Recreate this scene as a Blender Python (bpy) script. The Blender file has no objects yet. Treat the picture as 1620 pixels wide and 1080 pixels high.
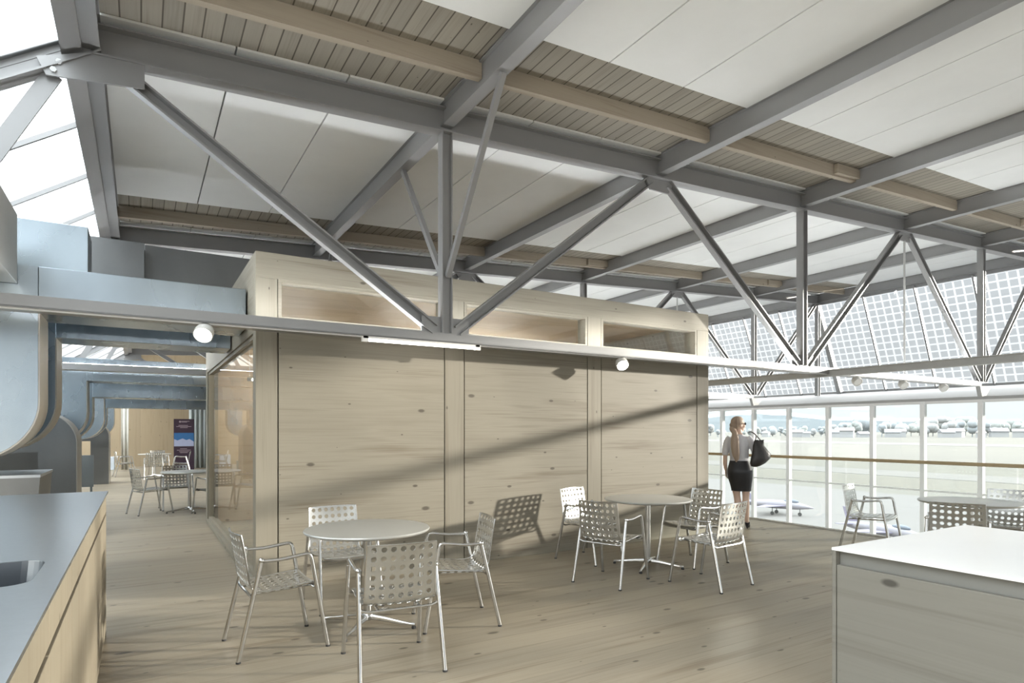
import bpy, bmesh, math, random
from mathutils import Vector, Matrix
random.seed(7)
PI = math.pi
SC = bpy.context.scene
COL = SC.collection

# ------------------------------------------------------------------ camera
EYE = 1.5
cd = bpy.data.cameras.new('camera')
cd.sensor_width = 36.0
cd.lens = 970.0 / 1620.0 * 36.0
cd.shift_y = (681 - 540) / 1620.0
cd.clip_start = 0.05
cd.clip_end = 8000
cam = bpy.data.objects.new('camera', cd)
cam.location = (0, 0, EYE)
cam.rotation_euler = (PI / 2, 0, -math.atan(588 / 970.0))
COL.objects.link(cam)
SC.camera = cam

# ------------------------------------------------------------------ exposure, world, sun
SC.view_settings.view_transform = 'Standard'
SC.view_settings.look = 'None'
SC.view_settings.gamma = 1.0
SC.view_settings.use_curve_mapping = False
SC.view_settings.exposure = 0.55
SC.cycles.use_denoising = True
SC.cycles.max_bounces = 10
SC.cycles.diffuse_bounces = 5
SC.cycles.transparent_max_bounces = 24
SC.cycles.sample_clamp_indirect = 6.0
SC.cycles.caustics_reflective = False
SC.cycles.caustics_refractive = False

w = bpy.data.worlds.new('world')
SC.world = w
w.use_nodes = True
nt = w.node_tree
nt.nodes.clear()
tc = nt.nodes.new('ShaderNodeTexCoord')
sx = nt.nodes.new('ShaderNodeSeparateXYZ')
cr = nt.nodes.new('ShaderNodeValToRGB')
bg = nt.nodes.new('ShaderNodeBackground')
ow = nt.nodes.new('ShaderNodeOutputWorld')
nt.links.new(tc.outputs['Generated'], sx.inputs[0])
nt.links.new(sx.outputs['Z'], cr.inputs[0])
e = cr.color_ramp.elements
SKY = 10.0
def sky(c, k):
    k *= .70
    return (c[0] * k / SKY, c[1] * k / SKY, c[2] * k / SKY, 1)
e[0].position = 0.0;  e[0].color = sky((.91, .955, .985), 1.17)
e[1].position = 1.0;  e[1].color = sky((.94, .975, 1.0), 9.0)
n = e.new(.10); n.color = sky((.90, .96, .995), 1.12)
n = e.new(.22); n.color = sky((.90, .96, 1.0), 1.2)
n = e.new(.50); n.color = sky((.92, .97, 1.0), 5.5)
bg.inputs['Strength'].default_value = SKY
nt.links.new(cr.outputs[0], bg.inputs[0])
nt.links.new(bg.outputs[0], ow.inputs[0])

sl = bpy.data.lights.new('sun', 'SUN')
sl.energy = 7.5
sl.angle = math.radians(1.6)
sl.color = (1.0, .94, .84)
so = bpy.data.objects.new('sun', sl)
so.rotation_euler = Vector((-1.95, 1.0, -.38)).to_track_quat('-Z', 'Y').to_euler()
so.location = (20, -10, 12)
COL.objects.link(so)

# ------------------------------------------------------------------ mesh helpers
class MB:
    def __init__(s): s.v = []; s.f = []
    def add(s, vs, fs):
        o = len(s.v); s.v += [tuple(p) for p in vs]; s.f += [tuple(i + o for i in f) for f in fs]; return s
    def box(s, a, b):
        x0, y0, z0 = a; x1, y1, z1 = b
        return s.add([(x0,y0,z0),(x1,y0,z0),(x1,y1,z0),(x0,y1,z0),(x0,y0,z1),(x1,y0,z1),(x1,y1,z1),(x0,y1,z1)],
                     [(0,3,2,1),(4,5,6,7),(0,1,5,4),(1,2,6,5),(2,3,7,6),(3,0,4,7)])
    def beam(s, p0, p1, prof, up=(0, 0, 1)):
        p0 = Vector(p0); p1 = Vector(p1); d = (p1 - p0).normalized(); up = Vector(up)
        a = d.cross(up).normalized(); b = a.cross(d).normalized(); n = len(prof)
        vs = [p0 + a * x + b * y for x, y in prof] + [p1 + a * x + b * y for x, y in prof]
        fs = [(i, (i + 1) % n, n + (i + 1) % n, n + i) for i in range(n)]
        fs += [tuple(range(n - 1, -1, -1)), tuple(range(n, 2 * n))]
        return s.add(vs, fs)
    def rings(s, rs, cap=True, closed=False):
        n = len(rs[0]); vs = [p for r in rs for p in r]; fs = []
        m = len(rs)
        for k in range(m if closed else m - 1):
            for i in range(n):
                fs.append((k*n+i, k*n+(i+1)%n, ((k+1)%m)*n+(i+1)%n, ((k+1)%m)*n+i))
        if cap and not closed:
            fs += [tuple(range(n-1, -1, -1)), tuple((m-1)*n+i for i in range(n))]
        return s.add(vs, fs)
    def tube(s, pts, r, n=10, cap=True):
        pts = [Vector(p) for p in pts]; rs = []
        t0 = (pts[1] - pts[0]).normalized()
        a = t0.orthogonal().normalized()
        for i, p in enumerate(pts):
            t = ((pts[min(i+1, len(pts)-1)] - p).normalized() + (p - pts[max(i-1, 0)]).normalized())
            t = t.normalized() if t.length > 1e-6 else t0
            a = (a - t * a.dot(t)).normalized(); b = t.cross(a)
            rr = r[i] if isinstance(r, (list, tuple)) else r
            rs.append([p + (a * math.cos(2*PI*k/n) + b * math.sin(2*PI*k/n)) * rr for k in range(n)])
        return s.rings(rs, cap)
    def lathe(s, prof, c=(0, 0, 0), n=24):
        c = Vector(c)
        rs = [[c + Vector((r*math.cos(2*PI*k/n), r*math.sin(2*PI*k/n), z)) for k in range(n)] for r, z in prof]
        return s.rings(rs)
    def ell(s, c, rx, ry, rz, nu=16, nv=10, M=None):
        c = Vector(c); rs = []
        for j in range(1, nv):
            t = PI * j / nv
            r = [Vector((rx*math.sin(t)*math.cos(2*PI*k/nu), ry*math.sin(t)*math.sin(2*PI*k/nu), -rz*math.cos(t))) for k in range(nu)]
            rs.append([c + (M @ p if M else p) for p in r])
        return s.rings(rs)
    def prism(s, poly, axis, t0, t1):
        """poly of 2-D points; axis 'x','y','z' is the extrude direction"""
        def P(q, t):
            return {'x': (t, q[0], q[1]), 'y': (q[0], t, q[1]), 'z': (q[0], q[1], t)}[axis]
        n = len(poly)
        vs = [P(q, t0) for q in poly] + [P(q, t1) for q in poly]
        fs = [(i, (i+1) % n, n+(i+1) % n, n+i) for i in range(n)] + [tuple(range(n-1, -1, -1)), tuple(range(n, 2*n))]
        return s.add(vs, fs)

WL = {}
def props(o, label=None, cat=None, group=None, kind=None):
    if label: o['label'] = label
    if cat: o['category'] = cat
    if group: o['group'] = group
    if kind: o['kind'] = kind
    return o
def thing(name, label, cat, loc=(0, 0, 0), rz=0.0, group=None):
    o = bpy.data.objects.new(name, None); COL.objects.link(o)
    o.empty_display_size = .1
    o.location = loc; o.rotation_euler = (0, 0, rz)
    WL[o.name] = Vector(loc)
    return props(o, label, cat, group)
def build(name, mb, mat, parent=None, smooth=False, bevel=0.0, local=False):
    me = bpy.data.meshes.new(name)
    off = Vector((0, 0, 0))
    if parent is not None and not local: off = WL[parent.name]
    me.from_pydata([tuple(Vector(p) - off) for p in mb.v], [], mb.f)
    bm = bmesh.new(); bm.from_mesh(me)
    bmesh.ops.recalc_face_normals(bm, faces=bm.faces)
    bm.to_mesh(me); bm.free()
    if smooth:
        me.polygons.foreach_set('use_smooth', [True] * len(me.polygons))
        me.set_sharp_from_angle(angle=math.radians(40))
    me.materials.append(mat)
    o = bpy.data.objects.new(name, me); COL.objects.link(o)
    if parent is not None:
        o.parent = parent; WL[o.name] = off
    else:
        WL[o.name] = Vector((0, 0, 0))
    if bevel:
        b = o.modifiers.new('bevel', 'BEVEL'); b.width = bevel; b.segments = 2; b.limit_method = 'ANGLE'
        b.angle_limit = math.radians(50)
    return o
def struct(name, mb, mat, label=None, **k):
    return props(build(name, mb, mat, **k), label, None, None, 'structure')
def recenter(o):
    """put the origin of a single-mesh thing at the middle of its underside"""
    me = o.data
    xs = [v.co for v in me.vertices]
    c = Vector(((min(p.x for p in xs)+max(p.x for p in xs))/2, (min(p.y for p in xs)+max(p.y for p in xs))/2, min(p.z for p in xs)))
    me.transform(Matrix.Translation(-c)); o.location = o.location + c
    return o
def dup(root, loc, rz=None, label=None, group=None):
    r = root.copy(); COL.objects.link(r); r.location = loc
    if rz is not None: r.rotation_euler = (0, 0, rz)
    if label: r['label'] = label
    if group: r['group'] = group
    for ch in list(root.children):
        c = ch.copy(); COL.objects.link(c); c.parent = r
        for g in list(ch.children):
            d = g.copy(); COL.objects.link(d); d.parent = c
    return r
def bake(o):
    dg = bpy.context.evaluated_depsgraph_get()
    me = bpy.data.meshes.new_from_object(o.evaluated_get(dg))
    o.modifiers.clear(); o.data = me
    return o

def rect(w, h, y0=None):
    y = -h/2 if y0 is None else y0
    return [(-w/2, y), (w/2, y), (w/2, y+h), (-w/2, y+h)]
def iprof(w, h, tf, tw, y0=None):
    y = -h/2 if y0 is None else y0
    return [(-w/2, y), (w/2, y), (w/2, y+tf), (tw/2, y+tf), (tw/2, y+h-tf), (w/2, y+h-tf), (w/2, y+h), (-w/2, y+h),
            (-w/2, y+h-tf), (-tw/2, y+h-tf), (-tw/2, y+tf), (-w/2, y+tf)]
def uprof(w, h, t):
    return [(-w/2, -h/2), (w/2, -h/2), (w/2, h/2), (w/2-t, h/2), (w/2-t, -h/2+t), (-w/2+t, -h/2+t), (-w/2+t, h/2), (-w/2, h/2)]
def hprof(w, h, tf, tw):
    return [(y, x) for x, y in iprof(w, h, tf, tw)]
def arc(c, r, a0, a1, n):
    return [(c[0]+r*math.cos(math.radians(a0+(a1-a0)*i/n)), c[1]+r*math.sin(math.radians(a0+(a1-a0)*i/n))) for i in range(n+1)]
def catmull(pts, m=6):
    pts = [Vector(p) for p in pts]; out = []
    for i in range(len(pts)-1):
        p0 = pts[max(i-1, 0)]; p1 = pts[i]; p2 = pts[i+1]; p3 = pts[min(i+2, len(pts)-1)]
        for k in range(m):
            t = k/m
            out.append(.5*((2*p1)+(p2-p0)*t+(2*p0-5*p1+4*p2-p3)*t*t+(3*p1-p0-3*p2+p3)*t**3))
    out.append(pts[-1]); return out

# ------------------------------------------------------------------ materials
def newmat(name):
    m = bpy.data.materials.new(name); m.use_nodes = True
    t = m.node_tree; t.nodes.clear()
    o = t.nodes.new('ShaderNodeOutputMaterial')
    return m, t, o
def N(t, kind, **k):
    n = t.nodes.new(kind)
    for a, b in k.items():
        if a == 'inp':
            for i, v in b.items(): n.inputs[i].default_value = v
        else: setattr(n, a, b)
    return n
def coords(t, scale=(1, 1, 1), loc=(0, 0, 0)):
    c = N(t, 'ShaderNodeTexCoord'); mp = N(t, 'ShaderNodeMapping')
    mp.inputs['Scale'].default_value = scale; mp.inputs['Location'].default_value = loc
    t.links.new(c.outputs['Object'], mp.inputs[0]); return mp.outputs[0]
def ramp(t, fac, stops):
    r = N(t, 'ShaderNodeValToRGB'); e = r.color_ramp.elements
    e[0].position, e[0].color = stops[0][0], (*stops[0][1], 1)
    e[1].position, e[1].color = stops[-1][0], (*stops[-1][1], 1)
    for p, c in stops[1:-1]:
        x = e.new(p); x.color = (*c, 1)
    t.links.new(fac, r.inputs[0]); return r.outputs[0]
def math_(t, op, a, b=None, c=None):
    n = N(t, 'ShaderNodeMath', operation=op)
    for i, v in enumerate((a, b, c)):
        if v is None: continue
        if isinstance(v, (int, float)): n.inputs[i].default_value = v
        else: t.links.new(v, n.inputs[i])
    return n.outputs[0]
def mixc(t, fac, a, b, mode='MIX'):
    n = N(t, 'ShaderNodeMix', data_type='RGBA', blend_type=mode)
    for i, v in ((0, fac), (6, a), (7, b)):
        if isinstance(v, (int, float)): n.inputs[i].default_value = v
        elif isinstance(v, tuple): n.inputs[i].default_value = (*v, 1)
        else: t.links.new(v, n.inputs[i])
    return n.outputs[2]
def plain(name, col, rough=.5, metal=0.0, var=.06, scale=6.0, bump=0.0, coat=0.0, spec=.5):
    m, t, o = newmat(name)
    p = N(t, 'ShaderNodeBsdfPrincipled')
    nz = N(t, 'ShaderNodeTexNoise', inp={'Scale': scale, 'Detail': 5.0, 'Roughness': .6})
    t.links.new(coords(t), nz.inputs['Vector'])
    c = ramp(t, nz.outputs[0], [(.3, tuple(x*(1-var) for x in col)), (.7, tuple(min(1, x*(1+var)) for x in col))])
    t.links.new(c, p.inputs['Base Color'])
    p.inputs['Roughness'].default_value = rough; p.inputs['Metallic'].default_value = metal
    p.inputs['Coat Weight'].default_value = coat
    p.inputs['Specular IOR Level'].default_value = spec
    if bump:
        b = N(t, 'ShaderNodeBump', inp={'Strength': bump, 'Distance': .01})
        t.links.new(nz.outputs[0], b.inputs['Height']); t.links.new(b.outputs[0], p.inputs['Normal'])
    t.links.new(p.outputs[0], o.inputs[0]); return m
def wood(name, light, dark, g='x', c='z', knot=1.0, board=None, gap=(.25, .2, .14), rough=.55, seed=0.0, grain=.5, offs=0.0, gapw=.006):
    """plain-sawn spruce: grain along axis g, boards counted along axis c"""
    m, t, o = newmat(name)
    p = N(t, 'ShaderNodeBsdfPrincipled')
    co = N(t, 'ShaderNodeTexCoord'); sp = N(t, 'ShaderNodeSeparateXYZ')
    t.links.new(co.outputs['Object'], sp.inputs[0])
    G = sp.outputs['xyz'.index(g)]; Cc = sp.outputs['xyz'.index(c)]
    Cc = math_(t, 'ADD', Cc, offs)
    third = [a for a in 'xyz' if a not in (g, c)][0]
    T = sp.outputs['xyz'.index(third)]
    if board:
        q = math_(t, 'DIVIDE', Cc, board); fl = math_(t, 'FLOOR', q); fr = math_(t, 'FRACT', q)
        wn = N(t, 'ShaderNodeTexWhiteNoise', noise_dimensions='1D'); t.links.new(fl, wn.inputs['W'])
        rnd = wn.outputs[0]
        Gs = math_(t, 'ADD', G, math_(t, 'MULTIPLY', rnd, 37.0))
    else:
        Gs = math_(t, 'ADD', G, seed)
    v = N(t, 'ShaderNodeCombineXYZ')
    t.links.new(math_(t, 'MULTIPLY', Gs, .55), v.inputs[0]); t.links.new(math_(t, 'MULTIPLY', Cc, 9.0), v.inputs[1])
    t.links.new(math_(t, 'MULTIPLY', T, 3.0), v.inputs[2])
    n1 = N(t, 'ShaderNodeTexNoise', inp={'Scale': 1.0, 'Detail': 3.0, 'Roughness': .55, 'Distortion': .25})
    t.links.new(v.outputs[0], n1.inputs['Vector'])
    v2 = N(t, 'ShaderNodeCombineXYZ')
    t.links.new(math_(t, 'MULTIPLY', Gs, 1.2), v2.inputs[0]); t.links.new(math_(t, 'MULTIPLY', Cc, 70.0), v2.inputs[1])
    t.links.new(math_(t, 'MULTIPLY', T, 30.0), v2.inputs[2])
    n2 = N(t, 'ShaderNodeTexNoise', inp={'Scale': 1.0, 'Detail': 2.0})
    t.links.new(v2.outputs[0], n2.inputs['Vector'])
    f = math_(t, 'ADD', math_(t, 'MULTIPLY', n1.outputs[0], .65), math_(t, 'MULTIPLY', n2.outputs[0], .35))
    mid = tuple((a*(1-grain)+b*grain) for a, b in zip(light, dark))
    col = ramp(t, f, [(.33, mid), (.5, light), (.68, tuple((a*.6+b*.4) for a, b in zip(light, mid)))])
    # knots: one chance per cell of a 2-D voronoi stretched along the grain
    kv = N(t, 'ShaderNodeCombineXYZ')
    t.links.new(math_(t, 'MULTIPLY', Gs, 1.7), kv.inputs[0]); t.links.new(math_(t, 'MULTIPLY', Cc, 3.6), kv.inputs[1])
    vo = N(t, 'ShaderNodeTexVoronoi', voronoi_dimensions='2D', inp={'Scale': 1.0, 'Randomness': 1.0})
    t.links.new(kv.outputs[0], vo.inputs['Vector'])
    ks = N(t, 'ShaderNodeSeparateXYZ'); t.links.new(vo.outputs['Color'], ks.inputs[0])
    size = math_(t, 'MULTIPLY', math_(t, 'MULTIPLY', ks.outputs[0], ks.outputs[0]), .085 * knot)
    kd = math_(t, 'SUBTRACT', 1.0, math_(t, 'DIVIDE', vo.outputs['Distance'], math_(t, 'MAXIMUM', size, .004)))
    kf = N(t, 'ShaderNodeClamp'); t.links.new(math_(t, 'MULTIPLY', kd, 2.2), kf.inputs[0])
    col = mixc(t, math_(t, 'MULTIPLY', kf.outputs[0], .75), col, tuple(x*.32 for x in dark))
    if board:
        tint = ramp(t, rnd, [(0, (.90, .90, .90)), (1, (1.06, 1.05, 1.03))])
        col = mixc(t, 1.0, col, tint, 'MULTIPLY')
        ed = math_(t, 'LESS_THAN', fr, gapw / board)
        col = mixc(t, math_(t, 'MULTIPLY', ed, .8), col, gap)
    t.links.new(col, p.inputs['Base Color'])
    p.inputs['Roughness'].default_value = rough
    p.inputs['Specular IOR Level'].default_value = .3
    t.links.new(p.outputs[0], o.inputs[0]); return m
def galv(name, col=(.36, .415, .455), rough=.27):
    m, t, o = newmat(name)
    p = N(t, 'ShaderNodeBsdfPrincipled', inp={'Metallic': 1.0})
    vo = N(t, 'ShaderNodeTexVoronoi', inp={'Scale': 38.0}); t.links.new(coords(t), vo.inputs['Vector'])
    nz = N(t, 'ShaderNodeTexNoise', inp={'Scale': 2.2, 'Detail': 3.0, 'Roughness': .5}); t.links.new(coords(t, (1, 1, .5)), nz.inputs['Vector'])
    s = N(t, 'ShaderNodeSeparateXYZ'); t.links.new(vo.outputs['Color'], s.inputs[0])
    f = math_(t, 'ADD', math_(t, 'MULTIPLY', s.outputs[0], .05), math_(t, 'MULTIPLY', nz.outputs[0], .95))
    t.links.new(ramp(t, f, [(.25, tuple(x*.90 for x in col)), (.75, tuple(min(1, x*1.08) for x in col))]), p.inputs['Base Color'])
    t.links.new(math_(t, 'ADD', math_(t, 'MULTIPLY', nz.outputs[0], .12), rough-.06), p.inputs['Roughness'])
    t.links.new(p.outputs[0], o.inputs[0]); return m
def glass(name, tint=(.95, .97, .96), refl=1.0, rough=0.0, k=1.0):
    m, t, o = newmat(name)
    tr = N(t, 'ShaderNodeBsdfTransparent'); tr.inputs[0].default_value = (*tint, 1)
    gl = N(t, 'ShaderNodeBsdfGlossy', inp={'Roughness': rough}); gl.inputs[0].default_value = (refl, refl, refl, 1)
    ge = N(t, 'ShaderNodeNewGeometry'); fr = N(t, 'ShaderNodeFresnel')
    t.links.new(math_(t, 'SUBTRACT', 1.45, math_(t, 'MULTIPLY', ge.outputs['Backfacing'], 1.45-1/1.45)), fr.inputs['IOR']); mx = N(t, 'ShaderNodeMixShader')
    t.links.new(math_(t, 'MULTIPLY', fr.outputs[0], k), mx.inputs[0]); t.links.new(tr.outputs[0], mx.inputs[1]); t.links.new(gl.outputs[0], mx.inputs[2])
    t.links.new(mx.outputs[0], o.inputs[0]); return m
def frosted(name, tint, k=.5):
    m, t, o = newmat(name)
    tr = N(t, 'ShaderNodeBsdfTransparent'); tr.inputs[0].default_value = (*tint, 1)
    tl = N(t, 'ShaderNodeBsdfTranslucent'); tl.inputs[0].default_value = (*tint, 1)
    mx = N(t, 'ShaderNodeMixShader', inp={0: k})
    t.links.new(tr.outputs[0], mx.inputs[1]); t.links.new(tl.outputs[0], mx.inputs[2])
    t.links.new(mx.outputs[0], o.inputs[0]); return m
def emit(name, col, s):
    m, t, o = newmat(name)
    e = N(t, 'ShaderNodeEmission', inp={'Strength': s}); e.inputs[0].default_value = (*col, 1)
    t.links.new(e.outputs[0], o.inputs[0]); return m

M = {}
SPR_L, SPR_D = (.245, .223, .176), (.15, .12, .085)
M['floor'] = wood('floor_spruce_boards', (.30, .262, .200), (.165, .13, .09), 'x', 'y', 1.3, grain=.75, board=.24, gap=(.17, .14, .10), rough=.45, gapw=.004)
M['spruce_x'] = wood('spruce_grain_lengthwise', SPR_L, SPR_D, 'x', 'z', 1.15, seed=3.1, grain=.8)
M['spruce_y'] = wood('spruce_grain_crosswise', SPR_L, SPR_D, 'y', 'z', 1.0, seed=8.4)
M['spruce_z'] = wood('spruce_grain_upright', SPR_L, SPR_D, 'z', 'x', .6, seed=1.7)
M['spruce_zy'] = wood('spruce_grain_upright_side', SPR_L, SPR_D, 'z', 'y', .6, seed=5.7)
M['spruce_warm'] = wood('spruce_interior', (.56, .45, .32), (.30, .22, .14), 'x', 'z', .8, seed=11.0)
M['counter_front'] = wood('counter_front_spruce', (.235, .207, .155), SPR_D, 'z', 'y', .5, seed=2.0)
M['island_panel_shaded'] = wood('island_shaded_spruce', (.18, .174, .15), (.105, .095, .078), 'y', 'z', 1.1, seed=6.2)  # darker spruce: the shade on the island side is put into the tone
M['boards'] = wood('weathered_roof_boards', (.34, .315, .27), (.19, .17, .14), 'y', 'x', .4, board=.145, gap=(.06, .05, .04), rough=.8, gapw=.012)
M['joist'] = wood('roof_joist_wood', (.40, .35, .28), (.25, .20, .15), 'x', 'z', .7, rough=.7, seed=4.0)
M['rail_wood'] = wood('handrail_wood', (.52, .42, .27), (.3, .22, .13), 'y', 'z', .1, rough=.4)
M['far_wall'] = wood('far_wall_wood', (.46, .37, .25), (.32, .24, .15), 'z', 'x', .8, board=1.25, gap=(.3, .25, .18))
M['panel'] = plain('ceiling_panel_white', (.85, .865, .855), .75, var=.02, scale=2.0)
M['steel'] = plain('grey_painted_steel', (.30, .30, .30), .36, .2, var=.02, scale=3.0)
M['steel_light'] = plain('light_grey_painted_steel', (.52, .525, .52), .45, .1, var=.04)
M['galv'] = galv('galvanised_sheet')
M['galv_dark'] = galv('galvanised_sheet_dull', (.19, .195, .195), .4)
M['galv_floorlit'] = galv('galvanised_sheet_floorlit', (.46, .44, .40), .45)  # lighter, browner sheet: light reflected from the floor is put into the colour
M['white_metal'] = plain('white_coated_metal', (.82, .82, .81), .35, var=.02)
M['soffit'] = plain('pale_grey_soffit', (.38, .38, .375), .6, var=.02)
M['stainless'] = plain('brushed_stainless', (.46, .49, .515), .28, 1.0, var=.03, scale=40)
M['stainless_dark'] = plain('stainless_basin', (.16, .175, .19), .3, 1.0, var=.05)
M['alu'] = plain('polished_aluminium', (.60, .60, .59), .18, 1.0, var=.03, scale=12)
M['alu_shell'] = plain('satin_aluminium_shell', (.53, .53, .505), .25, .85, var=.03, scale=8)
M['alu_top'] = plain('satin_aluminium_tabletop', (.50, .50, .475), .32, .55, var=.02)
M['island_top'] = plain('white_island_top', (.86, .87, .87), .22, 0.0, var=.01)
M['glass'] = glass('clear_window_glass')
M['glass_rail'] = glass('railing_glass', (.955, .965, .955))
M['glass_pav'] = glass('pavilion_glass', (.95, .96, .955), 1.0, 0.0, .4)
M['skylight'] = frosted('frosted_skylight_glass', (.94, .97, .98), .35)
M['cell'] = glass('solar_cell', (.62, .62, .62), .3)
M['pv_glass'] = glass('solar_glazing', (.97, .98, .98), .5)
M['recess'] = plain('island_recess_grey', (.16, .16, .145), .6, var=.02)
M['glass_high'] = glass('high_window_glass', (.95, .96, .955), 1.0, 0.0, 1.0)
M['rubber'] = plain('black_rubber', (.03, .03, .03), .7)
M['dark_gap'] = plain('dark_shadow_gap', (.10, .09, .07), .8)
M['tube'] = emit('fluorescent_tube', (1.0, .97, .92), 6.5)
M['tube_fill'] = emit('added_fill_tube', (1.0, .95, .86), 120.0)  # glow of the tubes added to brighten the timber box interior
M['ceiling_fill'] = emit('added_ceiling_fill', (.95, .975, 1.0), 31.0)  # added upward glow to brighten the ceiling; the trusses carry no such lamp
M['spot'] = emit('spot_lamp_glow', (1.0, .96, .88), 60.0)
M['lamp_white'] = plain('white_lamp_body', (.80, .79, .76), .4)
M['concrete'] = plain('pale_concrete', (.55, .54, .52), .8)

# ------------------------------------------------------------------ roof geometry
PX = [-.33 + 3.06*k for k in range(7)]                 # purlin lines
Y1, BAY = 5.85, 5.53
TR = [Y1 + BAY*k for k in range(5)]                     # truss planes that can be seen
def zb(x): return 4.60 + .054*(x - 2.73)                # underside of top chords and purlins
def zp(x): return zb(x) + .30                           # ceiling panels
RY0, RY1 = -9.0, 30.0
ZC0, ZC1 = 2.425, 2.52                                  # bottom chord
WX = PX[5]                                              # window wall
GX = 9.0                                                # gallery edge
SK = math.tan(math.radians(34))
def zs(x): return zb(PX[0]) + .17 + (x - PX[0])*SK      # skylight plane
SKX = -4.1

# ------------------------------------------------------------------ the setting
struct('floor', MB().box((-4.2, -8, -.35), (GX, 30, 0)), M['floor'], 'pale spruce board floor of the gallery')
struct('floor.001', MB().box((GX, -8, -4.3), (WX, 30, -4.0)), M['concrete'], 'pale concrete floor of the hall below')
struct('wall_left', MB().box((-4.35, -8, -.3), (-4.2, 30, 2.1)), M['white_metal'], 'white low wall under the skylight')
struct('wall_far', MB().box((-4.2, 30, -.3), (WX, 30.2, 6.0)), M['far_wall'], 'wood panelled end wall of the hall')
struct('wall_right', MB().box((WX-.05, 17.5, -4.0), (WX+.1, 30, 4.95)), M['white_metal'], 'white wall beyond the windows')
# ceiling panels between the purlins, three per field, and the slatted strips in between
def yfields():
    ys = []
    t = [Y1 - BAY*2, Y1 - BAY] + TR
    out = []; slots = []
    prev = RY0
    for a in t:
        s0, s1 = a - 1.40, a - .10
        if s1 <= RY0: prev = RY0; continue
        if s0 > prev: out.append((prev, s0))
        slots.append((max(s0, RY0), s1)); prev = s1
    out.append((prev, RY1)); return out, slots
FLD, SLOT = yfields()
mp = MB(); mb_ = MB()
for k in range(6):
    a, b = PX[k] + .06, PX[k+1] - .06
    for (y0, y1) in FLD:
        for j in range(3):
            x0 = a + (b-a)*j/3 + (.008 if j else 0); x1 = a + (b-a)*(j+1)/3 - (.008 if j < 2 else 0)
            mp.prism([(x0, zp(x0)), (x1, zp(x1)), (x1, zp(x1)+.05), (x0, zp(x0)+.05)], 'y', y0, y1)
    for (y0, y1) in SLOT:
        mb_.prism([(a, zp(a)+.02), (b, zp(b)+.02), (b, zp(b)+.10), (a, zp(a)+.10)], 'y', y0-.02, y1+.02)
struct('ceiling', mp, M['panel'], 'white ceiling panels with fine joints')
struct('ceiling.001', mb_, M['boards'], 'weathered grey board strips of the ceiling')
struct('roof_deck', MB().prism([(PX[0], zp(PX[0])+.12), (PX[6], zp(PX[6])+.12), (PX[6], zp(PX[6])+.3), (PX[0], zp(PX[0])+.3)], 'y', RY0, RY1), M['steel'], 'roof deck above the ceiling')

# window wall: one structure object per window
HEADZ = 2.15
WS = BAY/5
wy0 = Y1 - 6*WS
for i in range(17):
    y0, y1 = wy0 + i*WS, wy0 + (i+1)*WS
    f = MB()
    f.box((WX-.06, y0-.045, -4.0), (WX+.06, y0+.045, HEADZ))
    f.box((WX-.045, y0+.045, .15), (WX+.03, y1-.045, .19)); f.box((WX-.05, y0+.045, HEADZ-.06), (WX+.05, y1-.045, HEADZ))
    f.box((WX-.05, y0+.045, -4.0), (WX+.05, y1-.045, -3.9)); f.box((WX-.045, y0+.045, -1.9), (WX+.03, y1-.045, -1.86))
    o = struct('window_%d' % (i+1), f, M['white_metal'], 'white framed tall window of the airfield front')
    build('pane', MB().box((WX-.004, y0+.045, -3.9), (WX+.004, y1-.045, HEADZ-.06)), M['glass'], o)
struct('trim_1', MB().prism([(WX-.06, HEADZ), (WX+.06, HEADZ), (19.35, 2.62), (19.35, 2.70), (WX-.06, HEADZ+.06)], 'y', -10, 17.6), M['soffit'], 'pale soffit above the windows')
# brackets at the trusses
# solar glazing: one pane per quarter bay, leaning outward
P0 = Vector((PX[6]+.02, 0, zb(PX[6])+.02)); P1v = Vector((19.3, 0, 2.70))
dv = (P1v - P0); LN = dv.length; dn = dv.normalized(); nn = Vector((-dn.z, 0, dn.x))
def pvp(y, s, off=0.0): return P0 + dn*s + nn*off + Vector((0, y, 0))
PW = BAY/4
for i in range(-11, 9):
    y0 = Y1 + i*PW; y1 = y0 + PW
    g = MB(); g.add([pvp(y0+.02, .02), pvp(y1-.02, .02), pvp(y1-.02, LN-.02), pvp(y0+.02, LN-.02)], [(0, 1, 2, 3)])
    o = struct('window_%d' % (i+40), g, M['pv_glass'], 'sloping roof glazing with a grid of square solar cells')
    c = MB(); nc, nr = 6, 14
    cw = (PW-.08)/nc; ch = (LN-.12)/nr
    for a in range(nc):
        for b in range(nr):
            ya, yb = y0+.04+a*cw+.024, y0+.04+(a+1)*cw-.024; sa, sb = .06+b*ch+.022, .06+(b+1)*ch-.022
            c.add([pvp(ya, sa, .004), pvp(yb, sa, .004), pvp(yb, sb, .004), pvp(ya, sb, .004)], [(0, 1, 2, 3)])
    build('solar_cells', c, M['cell'], o)
    fr = MB()
    big = (i % 4 == 0)
    fr.beam(pvp(y0, 0, -.06 if big else -.03), pvp(y0, LN, -.06 if big else -.03), rect(.13 if big else .045, .16 if big else .05), up=nn)
    build('mullion', fr, M['steel'], o)
struct('trim_2', MB().prism([(19.27, 2.66), (19.36, 2.66), (19.36, 2.76), (19.27, 2.76)], 'y', -10, 17.6).prism(
    [(PX[6]+.05, zb(PX[6])-.02), (PX[6]+.13, zb(PX[6])-.02), (PX[6]+.13, zb(PX[6])+.12), (PX[6]+.05, zb(PX[6])+.12)], 'y', -10, 17.6), M['steel'], 'grey rails along the solar glazing')

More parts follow.
